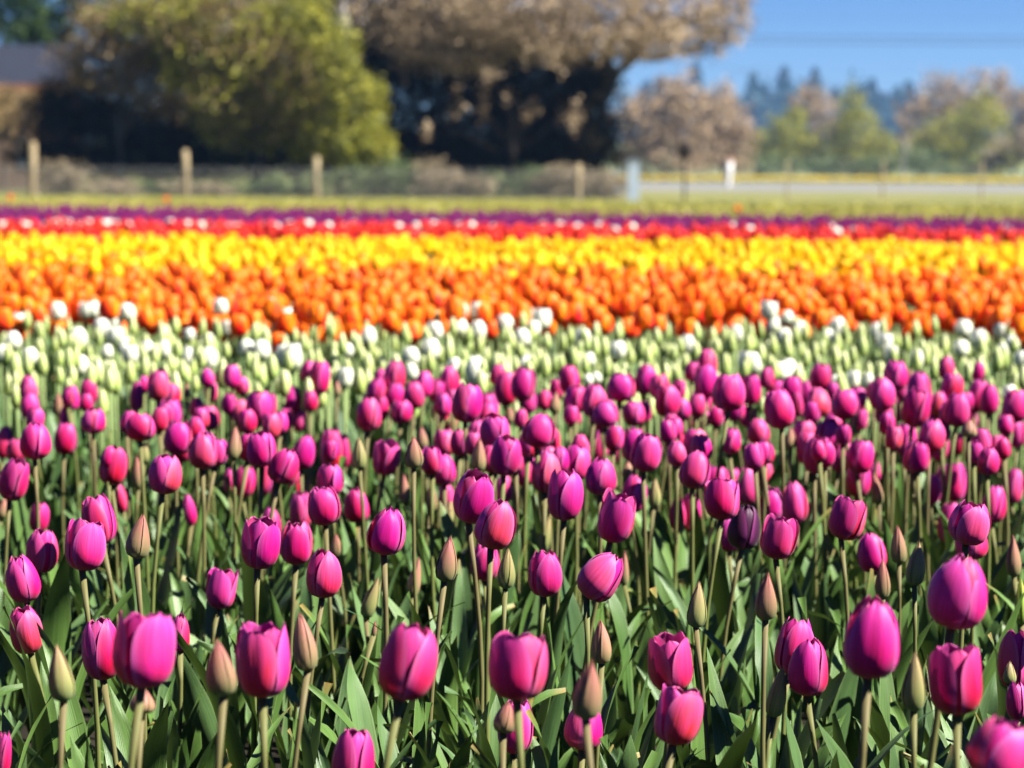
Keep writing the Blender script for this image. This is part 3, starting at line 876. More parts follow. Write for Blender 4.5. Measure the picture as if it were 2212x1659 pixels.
def bed(kind, mat, styles, y0, y1, step, dy, W, H, z, count, label_fn, group, cat, extra=1.5, skew=0.0, split=True, wjit=.16, zjit=.035, keep=None, name_bulk=None, label_bulk='', leafy=2):
    """a bed of one colour: the nearest COUNT as things, the rest one stuff object"""
    pts = jitter_grid(lambda y: -half(y, extra), lambda y: half(y, extra), y0, y1, step, dy)
    pts[:, 1] += skew * pts[:, 0]
    if keep is not None:
        pts = pts[np.array([keep(p) for p in pts])]
    pts = pts[np.argsort(pts[:, 1])]
    flows = [low_flower(st, 40 + i, 7, 9) for i, st in enumerate(styles)]
    protos = []
    for i, f in enumerate(flows):
        lv = [SMALL_LEAVES[(i + k * 3) % 8] for k in range(leafy)]
        if split:
            body = join([(STEM_LOW[0] * np.array([1, 1, z - H * .5]), STEM_LOW[1], STEM_LOW[2], 0)] +
                        [((l[0] * .95) @ np.array([[math.cos(k * 2.4), -math.sin(k * 2.4), 0], [math.sin(k * 2.4), math.cos(k * 2.4), 0], [0, 0, 1]]).T, l[1], l[2], 1) for k, l in enumerate(lv)])
            bme = mesh_np(kind, body[0], body[1], [M['stem_green'], M['leaf_blue']], body[2], body[3])
            fme = mesh_np('flower', f[0] * np.array([W, W, H]), f[1], mat, f[2])
            protos.append((bme, fme))
        else:
            G = plant_geo(f, W, H, z, 1, lv)
            protos.append(mesh_np(kind, G[0], G[1], [mat, M['stem_green'], M['leaf_blue']], G[2], G[3]))
    made, rest = [], []
    for p in pts:
        g = random.random()
        if len(made) < count and in_view(p[0], p[1], z, -4):
            i = random.randrange(len(protos))
            s = 1 + random.uniform(-wjit, wjit); sz = 1 + random.uniform(-zjit, zjit) / z
            if split:
                o = link(kind, protos[i][0], None, (p[0], p[1], 0), (random.uniform(-.05, .05), random.uniform(-.05, .05), random.uniform(0, 6.28)), (1, 1, sz))
                link('flower', protos[i][1], o, (0, 0, z - H * .5), (0, 0, 0), (s, s, s / sz))
            else:
                o = link(kind, protos[i], None, (p[0], p[1], 0), (random.uniform(-.05, .05), random.uniform(-.05, .05), random.uniform(0, 6.28)), (s, s, sz))
            made.append((o, p))
        else:
            rest.append(p)
    for o, p in made:
        props(o, label_fn(*to_px(p[0], p[1], z)), cat, group)
    if rest:
        rest = np.array(rest)
        parts = []
        sel = rng.integers(0, len(flows), len(rest))
        far = y0 > 12
        for i in range(len(flows)):
            p = rest[sel == i]
            n = len(p)
            if not n: continue
            f = low_flower(styles[i], 60 + i, 5 if not far else 3, 7 if not far else 5)
            G = plant_geo(f, W, H, z, 1, [SMALL_LEAVES[(i + 2) % 8]] if y0 < 20 else [])
            sc = 1 + rng.uniform(-wjit, wjit, n)
            A = xform(p[:, 0], p[:, 1], np.zeros(n), rng.uniform(0, 6.28, n), sc, 1 + rng.uniform(-zjit, zjit, n) / z, rng.uniform(0, .08, n), rng.uniform(0, 6.28, n))
            V, F, P, mi = scatter(G, A, rng.uniform(0, 1, n))
            parts.append((V, F, P, mi))
        Vs, Fs, Ps, off, Ms = [], [], [], 0, []
        for V, F, P, mi in parts:
            Vs.append(V); Fs.append(F + off); Ps.append(P); Ms.append(mi); off += len(V)
        o = link(name_bulk, mesh_np(name_bulk, np.concatenate(Vs), np.concatenate(Fs), [mat, M['stem_green'], M['leaf_blue']], np.concatenate(Ps), np.concatenate(Ms)))
        props(o, label_bulk, cat, kind='stuff')
    return made


# magenta blooms beyond the picture's sides and in front of it, so that the bed goes on
mp = jitter_grid(lambda y: -half(y, 1.0), lambda y: half(y, 1.0), 1.8, 6.7, .17)
mp = np.array([p for p in mp if not in_view(p[0], p[1], .47, 90, 260)])
fl = [low_flower(st, 80 + i, 7, 9) for i, st in enumerate(('open', 'egg', 'open'))]
parts = []
for i in range(3):
    p = mp[i::3]; n = len(p)
    G = plant_geo(fl[i], .055, .07, .46, 1, [SMALL_LEAVES[i]])
    A = xform(p[:, 0], p[:, 1], np.zeros(n), rng.uniform(0, 6.28, n), 1 + rng.uniform(-.15, .15, n), 1 + rng.uniform(-.1, .06, n))
    parts.append(scatter(G, A, rng.uniform(0, 1, n)))
Vs, Fs, Ps, Ms, off = [], [], [], [], 0
for V, F, P, mi in parts:
    Vs.append(V); Fs.append(F + off); Ps.append(P); Ms.append(mi); off += len(V)
o = link('magenta_tulip_bed', mesh_np('magenta_tulip_bed', np.concatenate(Vs), np.concatenate(Fs), [M['magenta'], M['stem'], M['leaf']], np.concatenate(Ps), np.concatenate(Ms)))
props(o, 'the magenta tulips that carry on beyond both sides of the front bed', 'tulips', kind='stuff')

# ------------------------------------------------------------------ white bed: open white tulips where the photo has them, pale buds between
WHITES = {
 'l': [(365, 720), (130, 790), (560, 715, 90), (610, 710, 90), (825, 725), (655, 825), (735, 780), (500, 890, 110), (745, 880), (820, 950), (845, 1000), (690, 980, 75), (960, 950, 70), (85, 910),
       (195, 1010, 90), (520, 1070, 110, 130), (1425, 690, 90), (1755, 695), (1855, 750, 90), (1475, 830, 85), (1355, 910, 80), (1355, 1020, 100, 140), (1595, 960), (1690, 970, 110, 130),
       (1840, 1010, 110, 150), (1905, 1015, 110, 170), (1225, 870, 70), (20, 990, 70, 110), (1060, 965, 80, 120), (10, 760, 50, 110), (1210, 1010, 70, 130)],
 'c': [(765, 720, 90), (890, 720), (760, 820), (880, 840), (605, 845), (580, 965, 110, 140), (170, 880), (445, 1010), (1055, 800), (1290, 770, 120, 130), (1240, 830, 80, 100), (1175, 890),
       (1560, 890), (1790, 970), (1605, 1030, 75), (870, 1110, 130, 200), (1205, 1060, 120, 110), (35, 970, 75), (735, 1075, 80, 110), (450, 1110, 80, 110), (20, 1150, 90, 130), (1600, 1160, 60), (1655, 1150, 60)],
 'r': [(550, 715), (585, 815), (675, 760, 75), (755, 840), (1005, 825, 110), (940, 880, 75), (1260, 850), (1300, 920), (1815, 830), (1910, 895), (2065, 840), (2130, 920, 80), (650, 880, 90),
       (635, 1110, 110, 130), (685, 1090, 110, 130), (400, 1050, 90, 140), (460, 1055, 90, 140), (1800, 960, 90), (2190, 1030, 90), (2110, 1250, 90), (30, 930, 80, 120), (340, 860, 75, 110), (1105, 1160, 75, 110),
       (1195, 1170, 75, 110), (1510, 1030, 75, 130), (990, 1180, 70, 110), (1340, 1000, 80, 120), (2070, 990, 70, 120)],
}
m_wbody = []
for i in range(4):
    body = join([(STEM_LOW[0], STEM_LOW[1], STEM_LOW[2], 0)])
    m_wbody.append(mesh_np('stem', body[0], body[1], M['stem_green'], body[2]))
WHITE_FL = [mesh_np('flower', f[0], f[1], M['white'], f[2]) for f in (low_flower(st, 20 + i, 9, 11) for i, st in enumerate(('egg', 'open', 'open', 'egg', 'wide')))]
LEAF_FAR = [mesh_np('leaf', l[0], l[1], M['leaf_blue'], l[2]) for l in SMALL_LEAVES]

wl_ = []
for key, rows in WHITES.items():
    x0, y0, s = CROP[key]
    for r in rows:
        wp, hp = (r[2] if len(r) > 2 else 98) * s, (r[3] if len(r) > 3 else (r[2] * 1.2 if len(r) > 2 else 118)) * s
        wl_.append(dict(px=x0 + r[0] * s, py=y0 + r[1] * s, w=wp, h=hp))
WLV = [(0, 690, 'against the orange bed'), (690, 722, 'just below the orange bed'), (722, 758, 'in the middle of the pale green buds'), (758, 860, 'close above the magenta bed'), (860, 2000, 'amid magenta blooms')]
for lo, hi, ph in WLV:
    sub = sorted([e for e in wl_ if lo <= e['py'] < hi], key=lambda e: e['px'])
    n = len(sub)
    for i, e in enumerate(sub):
        j = n - 1 - i
        place = ('leftmost' if i == 0 else ORD[i] + ' from the left') if i <= j else ('rightmost' if j == 0 else ORD[j] + ' from the right')
        size = 'large ' if e['w'] > 40 else ('small ' if e['w'] < 27 else '')
        e['label'] = f"{size}white tulip, {place} {ph}"
def wsolve(e):
    d, z = solve(e['px'], e['py'], 32, .045, .45, .40, .52, .15)
    d = min(max(d, 6.9), 9.3)
    return d, z


for i, e in enumerate(wl_):
    g = random.Random(500 + i)
    d, z = wsolve(e)
    c = at(e['px'], e['py'], d)
    W, H = 1.15 * e['w'] * d / FPX, 1.1 * e['h'] * d / FPX
    o = empty('white_tulip', (c[0], d, 0))
    props(o, e['label'], 'tulip', 'white tulips in the pale bed')
    zb = c[2] - H * .5
    link('flower', WHITE_FL[g.randrange(5)], o, (0, 0, zb), (g.uniform(-.1, .1), g.uniform(-.1, .1), g.uniform(0, 6.28)), (W, W, H))
    link('stem', m_wbody[0], o, (0, 0, 0), (0, 0, 0), (1, 1, zb))
    for k in range(2):
        link('leaf', LEAF_FAR[g.randrange(8)], o, (0, 0, 0), (0, 0, g.uniform(0, 6.28)), (.95, .95, .95))



def pale_label(px, py):
    side = 'left third' if px < 737 else ('middle third' if px < 1475 else 'right third')
    row = 'nearest the magentas' if py > 765 else ('midway up' if py > 725 else 'nearest the orange tulips')
    return f"slim pale green bud in the {side} of the white bed, {row}"


bed('pale_tulip_bud', M['pale_bud'], ['slim', 'slim', 'slim', 'slim'], 6.75, 9.35, .115, .13, .025, .060, .43, 300, pale_label, 'pale green buds in the white bed', 'tulip bud',
    name_bulk='pale_bud_bed', label_bulk='more pale green tulip buds filling the white bed', zjit=.05, wjit=.22)

# ------------------------------------------------------------------ orange, yellow, red, purple
def third(px):
    return 'left third' if px < 737 else ('middle third' if px < 1475 else 'right third')


def orange_label(px, py):
    if py > 700: return f"orange tulip with red flames straying among the white blooms, {third(px)} of the bed"
    if py > 665: return f"orange tulip with red flames on the lower edge of the orange bed, {third(px)}"
    return f"orange tulip with red flames inside the orange bed, {third(px)}"


def yellow_label(px, py):
    return f"blurred golden yellow tulip on the orange side of the yellow bed, {third(px)}"


oedge = lambda p: random.random() > (p[1] - 12.4) / 2.0 and p[1] > 9.25 + .35 * math.sin(p[0] * 2.3) + .25 * math.sin(p[0] * 5.1 + 1) - (0.6 if random.random() < .06 else 0) - (1.0 if random.random() < .02 else 0)
bed('orange_tulip', M['orange'], ['open', 'open', 'egg', 'wide', 'open', 'egg'], 8.3, 14.6, .11, .128, .063, .076, .47, 300, orange_label, 'orange tulips in the middle bed', 'tulip', extra=1.6,
    keep=oedge, name_bulk='orange_tulip_bed', label_bulk='the mass of further orange tulips merging into the yellow bed', zjit=.05)
bed('yellow_tulip', M['yellow'], ['open', 'egg', 'open', 'wide'], 12.2, 18.6, .112, .145, .061, .073, .475, 300, yellow_label, 'yellow tulips behind the orange bed', 'tulip', extra=2.0, split=False,
    keep=lambda p: random.random() < min(1, (p[1] - 12.1) * .5), name_bulk='yellow_tulip_bed', label_bulk='the blurred mass of golden yellow tulips behind the orange bed', zjit=.05)
bed('red_tulip', M['red'], ['open', 'egg', 'open'], 18.8, 24.8, .12, .15, .062, .07, .475, 0, None, '', 'tulips', extra=3.0, keep=lambda p: p[1] < 23.6 - .15 * p[0], split=False,
    name_bulk='red_tulip_bed', label_bulk='blurred strip of scarlet tulips behind the yellow ones', zjit=.05)

# white blooms dotted along the red strip
RW = [(x * .5, 487 + x * .5 * .0052) for x in (10, 95, 112, 200, 240, 270, 290, 320, 345, 385, 405, 440, 455, 475, 510, 545, 565, 620, 735, 810, 870, 930, 995, 1025, 1145, 1190, 1250, 1330, 1415, 1490, 1530, 1680, 1720, 1800, 1870, 1915, 1980, 2035, 2140)] + \
     [(1106 + x * .5, 494 + x * .5 * .006) for x in (20, 135, 205, 280, 375, 440, 515, 950, 1025, 1115, 1375, 1400, 1480, 1685, 2135)]
RW.sort()
WHITE_RED = plant_geo(low_flower('open', 33, 5, 7), .062, .072, .49, 1, [SMALL_LEAVES[0]])
wr_me = mesh_np('white_tulip', WHITE_RED[0], WHITE_RED[1], [M['white'], M['stem_green'], M['leaf_blue']], WHITE_RED[2], WHITE_RED[3])
for i, (px, py) in enumerate(RW):
    py += random.uniform(-5, 6)
    d = (.49 - CAMZ) / ray(px, py)[2]
    c = at(px, py, d)
    n = len(RW)
    j = n - 1 - i
    o = link('white_tulip', wr_me, None, (c[0], d, 0), (0, 0, random.uniform(0, 6.28)), (1.4, 1.4, 1.02))
    if i < 18:
        lb = 'blurred white tulip in the dense white run at the left end of the red strip'
    elif i < 38:
        lb = f"blurred white tulip, {ORD[i - 18]} along the red strip after the dense white run"
    else:
        lb = f"blurred white tulip on the red strip, {'rightmost' if j == 0 else ORD[j] + ' from the right end'}"
    props(o, lb, 'tulip', 'white tulips scattered along the red strip')


# purple: spikes of small florets; green: unopened plants
def spike(seed, W, H, z):
    g = np.random.default_rng(seed)
    parts = []
    n = 11
    for k in range(n):
        zz = z - H / 2 + H * k / (n - 1)
        r = W * .5 * math.sin(math.pi * (.25 + .7 * k / n))
        for a in range(3):
            th = a * 2.09 + k * 1.1
            c = np.array([r * math.cos(th), r * math.sin(th), zz])
            e1 = np.array([-math.sin(th), math.cos(th), 0]) * W * .32
            e2 = np.array([math.cos(th) * .4, math.sin(th) * .4, .9]) * H * .07
            parts.append((np.array([c - e1, c - e2, c + e1, c + e2]), np.array([[0, 1, 2, 3]]), np.array([[-.5, .2, .3], [0, 0, .3], [.5, .5, .3], [0, 1, .3]]), 0))
    parts.append((STEM_LOW[0] * np.array([1, 1, z]), STEM_LOW[1], STEM_LOW[2], 1))
    return join(parts)


def far_bed(name, label, cat, geo, mats, y0, y1, step, dy, skew, skew1, extra):
    pts = jitter_grid(lambda y: -half(y, extra), lambda y: half(y, extra), y0, y1, step, dy)
    f_ = (pts[:, 1] - y0) / (y1 - y0)
    pts[:, 1] += (skew * (1 - f_) + skew1 * f_) * pts[:, 0]
    n = len(pts)
    parts, off = [], 0
    Vs, Fs, Ps, Ms = [], [], [], []
    sel = rng.integers(0, len(geo), n)
    for i, G in enumerate(geo):
        p = pts[sel == i]; k = len(p)
        A = xform(p[:, 0], p[:, 1], np.zeros(k), rng.uniform(0, 6.28, k), rng.uniform(.8, 1.2, k), rng.uniform(.88, 1.12, k), rng.uniform(0, .12, k), rng.uniform(0, 6.28, k))
        V, F, P, mi = scatter(G, A, rng.uniform(0, 1, k))
        Vs.append(V); Fs.append(F + off); Ps.append(P); Ms.append(mi); off += len(V)
    o = link(name, mesh_np(name, np.concatenate(Vs), np.concatenate(Fs), mats, np.concatenate(Ps), np.concatenate(Ms), smooth=False))
    return props(o, label, cat, kind='stuff')


far_bed('purple_flower_bed', 'blurred band of deep purple flower spikes behind the red strip', 'flowers', [spike(i, .055, .15, .42) for i in range(4)], [M['purple'], M['stem_green']], 23.8, 31.2, .12, .2, -0.15, -0.55, 5)
leaf_tuft = []
for i in range(3):
    pp = []
    for k in range(4):
        l = leaf_geo(700 + i * 5 + k, L=.42, W=.03, nu=3, nv=5, spread=.12)
        a = k * 1.6 + i
        rot = np.array([[math.cos(a), -math.sin(a), 0], [math.sin(a), math.cos(a), 0], [0, 0, 1]])
        pp.append((l[0] @ rot.T, l[1], l[2], 0))
    leaf_tuft.append(join(pp))
far_bed('unopened_tulip_bed', 'yellow-green band of tulips not yet in bloom in front of the fence', 'foliage', leaf_tuft, [M['leaf_lime'], M['leaf_lime']], 31.8, 56.0, .2, .4, -0.55, -0.1, 8)
orange_far = plant_geo(low_flower('open', 35, 5, 6), .09, .10, .48, 1)
of_me = mesh_np('orange_tulip', orange_far[0], orange_far[1], [M['orange'], M['stem_green']], orange_far[2], orange_far[3])
for (px, py, lb) in ((358, 428, 'lone blurred orange tulip in the yellow-green band, near the second fence post'), (22, 424, 'lone blurred orange tulip in the yellow-green band at the far left'),
                     (1592, 448, 'lone faint orange tulip in the yellow-green band below the white marker post')):
    d = (.50 - CAMZ) / ray(px, py)[2]
    props(link('orange_tulip', of_me, None, (at(px, py, d)[0], d, 0)), lb, 'tulip')

# ------------------------------------------------------------------ trees
M['bark'] = plain_mat('grey_brown_bark', (0.045, 0.036, 0.028), (0.12, 0.10, 0.08), 8.0, 0.9)
M['bark_dark'] = plain_mat('shade_dark_bark', (0.012, 0.010, 0.008), (0.03, 0.025, 0.02), 8.0, 1.0)  # bark darkened so the thicket's sunlit trunk reads as shaded
M['bark_pale'] = plain_mat('pale_grey_bark', (0.20, 0.18, 0.16), (0.36, 0.33, 0.30), 6.0, 0.9)
M['f_willow'] = foliage_mat('yellow_green_buds', (0.065, 0.08, 0.012), (0.225, 0.23, 0.025), (0.45, 0.42, 0.04), trans=.15)
M['f_rust'] = foliage_mat('rusty_brown_buds', (0.09, 0.06, 0.03), (0.28, 0.19, 0.08), (0.46, 0.33, 0.14))
M['f_brown'] = foliage_mat('pinkish_brown_buds', (0.12, 0.085, 0.048), (0.35, 0.245, 0.135), (0.66, 0.51, 0.33), trans=0.12)
M['f_dark'] = foliage_mat('shade_dark_evergreen', (0.008, 0.007, 0.003), (0.013, 0.011, 0.005), (0.024, 0.020, 0.009), trans=0.0, rough=1.0, spec=0.0)  # evergreen leaves near black, deep shade under the canopies put into their colour
M['f_green'] = foliage_mat('deep_green_leaves', (0.02, 0.045, 0.012), (0.05, 0.10, 0.02), (0.11, 0.18, 0.03))
M['f_spring'] = foliage_mat('spring_green_leaves', (0.17, 0.19, 0.02), (0.31, 0.31, 0.03), (0.46, 0.42, 0.05))
M['f_pink'] = foliage_mat('rosy_brown_twigs', (0.22, 0.15, 0.085), (0.40, 0.275, 0.16), (0.56, 0.42, 0.25), trans=0.12)
M['f_fir'] = foliage_mat('hazed_fir_needles', (0.020, 0.062, 0.072), (0.034, 0.095, 0.105), (0.05, 0.12, 0.13), trans=0.05)  # part of the distance haze is put into this blue needle colour
M['f_ivy'] = foliage_mat('bramble_leaves', (0.05, 0.085, 0.03), (0.14, 0.20, 0.07), (0.28, 0.30, 0.14))
M['f_dry'] = foliage_mat('dry_weeds', (0.16, 0.13, 0.07), (0.30, 0.235, 0.14), (0.44, 0.35, 0.22), trans=0.1)


def leaf_cloud(lobes, n, size, seed, clump=.16, shell=.55, dens_noise=True):
    """lobes: (center, radii). Leaves gather in clumps that fill an uneven shell of every lobe"""
    g = np.random.default_rng(seed)
    vol = np.array([l[1][0] * l[1][1] * l[1][2] for l in lobes]) ** .8
    ncl = max(6, n // 22)
    cnt = g.multinomial(ncl, vol / vol.sum())
    cs, sg, br = [], [], []
    for (c, r), k in zip(lobes, cnt):
        d = g.normal(size=(k, 3)); d /= np.linalg.norm(d, axis=1)[:, None] + 1e-9
        rad = shell + (1.08 - shell) * g.uniform(0, 1, k) ** .7
        cs.append(np.array(c) + d * np.array(r) * rad[:, None])
        sg.append(np.repeat(np.array([r]) * clump, k, 0)); br.append(g.uniform(0, 1, k))
    cs, sg, br = np.concatenate(cs), np.concatenate(sg), np.concatenate(br)
    idx = g.integers(0, len(cs), n)
    P = cs[idx] + g.normal(size=(n, 3)) * sg[idx]
    rnd = np.clip(br[idx] * .65 + g.uniform(0, 1, n) * .35, 0, 1)
    return P, rnd, cs


def leaf_quads(P, rnd, size, seed, aspect=.6):
    g = np.random.default_rng(seed + 1)
    n = len(P)
    a = g.normal(size=(n, 3)); a /= np.linalg.norm(a, axis=1)[:, None]
    b = g.normal(size=(n, 3)); b -= a * (a * b).sum(1)[:, None]; b /= np.linalg.norm(b, axis=1)[:, None]
    s = size * g.uniform(.6, 1.35, n)[:, None]
    V = np.stack([P - a * s * .5, P + b * s * aspect * .5 - a * s * .08, P + a * s * .5, P - b * s * aspect * .5 - a * s * .08], 1).reshape(-1, 3)
    F = np.arange(n * 4).reshape(-1, 4)
    pc = np.zeros((n * 4, 3)); pc[:, 2] = np.repeat(rnd, 4)
    return V, F, pc


def limb(p0, p1, r0, r1, g, seg=6, sag=.08):
    t = np.linspace(0, 1, seg)[:, None]
    L = np.linalg.norm(np.array(p1) - np.array(p0))
    path = np.array(p0) * (1 - t) + np.array(p1) * t
    path += g.normal(size=path.shape) * L * .035 * np.sin(t * math.pi)
    path[:, 2] += sag * L * np.sin(t[:, 0] * math.pi)
    return tube(path, np.linspace(r0, r1, seg), 6)


def tree(name, label, cat, base, lobes, n, size, mat, seed, trunk_r=.15, bark='bark', fork=.35, limbs=None, group=None, clump=.16, shell=.55, twigs=24, aspect=.6, extra=None, crown_name='crown'):
    """tree or bush: an Empty at its foot > trunk (with limbs) and crown; lobes are given relative to the foot"""
    g = np.random.default_rng(seed)
    root = empty(name, base)
    props(root, label, cat, group)
    P, rnd, cs = leaf_cloud(lobes, n, size, seed, clump, shell)
    P[:, 2] = np.maximum(P[:, 2], .05 + size * .2)
    parts = [leaf_quads(P, rnd, size, seed, aspect)]
    V, F, pc, _ = join(parts)
    link(crown_name, mesh_np(crown_name, V, F, mat, pc, smooth=False), root)
    if extra:
        for (nm, lb2, n2, mt2, sd2) in extra:
            P, rnd, _ = leaf_cloud(lb2, n2, size, sd2, clump, shell)
            P[:, 2] = np.maximum(P[:, 2], .1)
            V, F, pc = leaf_quads(P, rnd, size, sd2, aspect)
            link(nm, mesh_np(nm, V, F, mt2, pc, smooth=False), root)
    # trunk and limbs
    top = max(l[0][2] for l in lobes)
    fz = max(.15, top * fork)
    parts = [limb((0, 0, -.05), (g.normal() * .05, g.normal() * .05, fz), trunk_r, trunk_r * .7, g, sag=0)]
    for (c, r) in lobes:
        parts.append(limb((0, 0, fz * .9), c, trunk_r * .55, trunk_r * .16, g))
    pick = g.choice(len(cs), min(twigs, len(cs)), replace=False)
    for i in pick:
        k = int(np.argmin([np.linalg.norm(cs[i] - np.array(l[0])) for l in lobes]))
        parts.append(limb(np.array(lobes[k][0]) * .8 + np.array([0, 0, fz]) * .2, cs[i], trunk_r * .18, trunk_r * .05, g, 5, .02))
    V, F, pc, _ = join(parts)
    link('trunk', mesh_np('trunk', V, F, M[bark], pc), root)
    return root


def foot(px, d):
    """ground point under picture column px at depth d"""
    x = ray(px, 400)[0] * d
    return (x, d, 0.0)


def lobe(px, py, wpx, hpx, d, base, dy=0.0, deep=None):
    """a crown lobe seen at (px,py) in the photo when it stands at depth d+dy"""
    c = at(px, py, d + dy)
    rx, rz = wpx * (d + dy) / FPX * .5, hpx * (d + dy) / FPX * .5
    return ((c[0] - base[0], c[1] - base[1], c[2] - base[2]), (rx, deep or (rx + rz) * .5, rz))


# big budding willow bushes at the left
D = 106.0
b = foot(560, D)
tree('willow_bush', 'big rounded olive-green bush in yellow-green bud behind the fence, left of the dark hollow', 'bush', b,
     [lobe(*q, D, b) for q in ((480, 60, 240, 180), (610, 120, 240, 220), (650, 60, 150, 160), (540, 210, 260, 220), (670, 230, 170, 200), (430, 130, 180, 180), (690, 310, 150, 100))],
     24000, .17, M['f_willow'], 21, .16, shell=.5, clump=.13, twigs=40,
     extra=[('twigs', [lobe(*q, D, b) for q in ((470, 90, 240, 200), (620, 170, 260, 240), (520, 230, 240, 160))], 12000, M['f_rust'], 26)])
b = foot(260, D + 3)
tree('willow_bush', 'rust-brown bush over a black hollow at the far left, beside the grey house roof', 'bush', b,
     [lobe(*q, D + 3, b) for q in ((300, 70, 260, 180), (230, 140, 220, 130), (360, 160, 190, 180), (400, 40, 160, 120))],
     15000, .17, M['f_rust'], 22, .16, shell=.5, twigs=40,
     extra=[('bud_tufts', [lobe(*q, D + 2, b) for q in ((370, 20, 260, 90), (300, 50, 200, 90), (400, 110, 150, 130))], 5000, M['f_willow'], 23)])
b = foot(770, 103)
tree('willow_bush', 'narrow yellow-green bush between the round olive bush and the dark hollow', 'bush', b,
     [lobe(*q, 103, b) for q in ((735, 150, 90, 180), (775, 215, 110, 110), (750, 265, 90, 70), (690, 60, 80, 90))], 5500, .17, M['f_willow'], 24, .08, clump=.2)
b = foot(795, 102)
tree('spring_shrub', 'small bright yellow-green shrub right behind the fence at the foot of the dark hollow', 'bush', b,
     [lobe(*q, 102, b) for q in ((795, 310, 110, 80), (770, 340, 90, 70), (820, 335, 70, 60))], 5200, .14, M['f_spring'], 25, .06, shell=.4)

# shade under the willow: evergreen shrubs with that shade put into their leaf colour
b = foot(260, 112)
tree('evergreen_shrub', 'shade-painted evergreen shrub in the hollow beneath the rust-brown bush', 'bush', b,
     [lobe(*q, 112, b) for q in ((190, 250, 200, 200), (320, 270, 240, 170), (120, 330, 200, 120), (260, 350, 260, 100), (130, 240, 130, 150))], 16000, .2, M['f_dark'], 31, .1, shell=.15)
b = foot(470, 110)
tree('evergreen_shrub', 'shade-painted evergreen shrub under the round olive bush', 'bush', b,
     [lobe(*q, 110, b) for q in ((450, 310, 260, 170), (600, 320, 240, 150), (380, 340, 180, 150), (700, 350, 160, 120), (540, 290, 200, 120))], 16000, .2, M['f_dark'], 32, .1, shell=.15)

# the broad brown tree with an evergreen hollow, shade in its leaf colour, below
D2 = 110.0
b = foot(1270, D2 + 6)
tree('broad_tree', 'broad spreading tree in pinkish-brown bud whose canopy fills the top centre', 'tree', b,
     [lobe(*q) for q in ((930, 40, 260, 210, D2 - 3, b), (1110, 20, 280, 170, D2 - 5, b), (1290, 20, 280, 190, D2 - 5, b), (1440, 30, 240, 160, D2 - 3, b), (1570, 20, 130, 150, D2, b), (1010, 110, 200, 110, D2 - 4, b),
                         (1210, 90, 230, 100, D2 - 6, b), (1390, 90, 210, 90, D2 - 5, b), (1150, -120, 520, 200, D2 - 2, b), (1400, -110, 400, 170, D2 - 2, b), (900, -110, 300, 200, D2 - 2, b), (1530, 90, 130, 70, D2, b))],
     64000, .14, M['f_brown'], 41, .42, shell=.4, fork=.42, twigs=70)
b = foot(1080, 111)
tree('evergreen_tree', 'shade-painted evergreen thicket filling the dark hollow under the broad brown canopy', 'tree', b,
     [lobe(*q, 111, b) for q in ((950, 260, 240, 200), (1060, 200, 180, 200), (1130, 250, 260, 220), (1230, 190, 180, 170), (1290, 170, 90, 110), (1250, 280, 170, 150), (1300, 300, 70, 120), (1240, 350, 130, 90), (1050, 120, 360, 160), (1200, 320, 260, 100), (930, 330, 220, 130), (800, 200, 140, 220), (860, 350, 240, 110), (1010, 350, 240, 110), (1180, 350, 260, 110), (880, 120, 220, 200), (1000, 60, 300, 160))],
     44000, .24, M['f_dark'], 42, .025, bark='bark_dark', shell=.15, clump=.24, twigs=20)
b = foot(1110, 103)
tree('shade_twigs', 'sparse budding sapling catching light in front of the dark hollow', 'tree', b,
     [lobe(*q, 103, b) for q in ((1010, 215, 90, 90), (1120, 215, 110, 110), (1180, 130, 120, 110), (1060, 160, 80, 60), (930, 290, 60, 60), (1240, 240, 60, 120))], 620, .13, M['f_brown'], 43, .018, shell=.2, clump=.2, twigs=0)

# trees behind on the left
b = foot(60, 142)
tree('dark_conifer', 'dark green leafy tree rising over the house roof at the top left', 'tree', b,
     [lobe(*q, 142, b) for q in ((30, 30, 190, 150), (110, 60, 120, 90), (40, -80, 200, 160), (190, -10, 120, 130))], 15000, .22, M['f_green'], 51, .2, shell=.4)
b = foot(742, 122)
tree('grey_tree', 'tall grey-trunked tree with pale bare branches behind the olive bush', 'tree', b,
     [lobe(*q, 122, b) for q in ((600, 10, 190, 110), (680, -60, 240, 150), (790, 60, 110, 160), (740, -120, 260, 120))], 4200, .17, M['f_brown'], 52, .24, 'bark_pale', shell=.2, fork=.75, twigs=60)
b = foot(690, 130)
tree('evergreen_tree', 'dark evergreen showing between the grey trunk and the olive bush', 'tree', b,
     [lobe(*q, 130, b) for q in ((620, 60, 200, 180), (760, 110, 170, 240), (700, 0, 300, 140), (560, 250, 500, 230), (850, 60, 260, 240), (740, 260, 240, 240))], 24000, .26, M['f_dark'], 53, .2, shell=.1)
b = foot(10, 118)
tree('brown_bush', 'brown leafless bush in front of the house wall at the left edge', 'bush', b,
     [lobe(*q, 118, b) for q in ((20, 235, 150, 90), (-40, 250, 160, 140), (60, 300, 80, 60))], 3600, .16, M['f_rust'], 54, .1, shell=.3)

# weeds and brambles along the fence
def low_growth(name, label, cat, spans, d, n, size, mat, seed):
    g = np.random.default_rng(seed)
    base = foot((spans[0][0] + spans[-1][1]) / 2, d)
    lobes = []
    for (xa, xb, h) in spans:
        m = max(1, int((xb - xa) / 70))
        for k in range(m):
            px = xa + (k + .5) * (xb - xa) / m
            x = ray(px, 400)[0] * d
            hh = h * g.uniform(.75, 1.15)
            lobes.append(((x - base[0], g.uniform(-.3, .5), hh * .45), ((xb - xa) / m * d / FPX * .62, .6, hh * .5)))
    return tree(name, label, cat, base, lobes, n, size, mat, seed, .03, fork=.1, shell=.1, twigs=10)


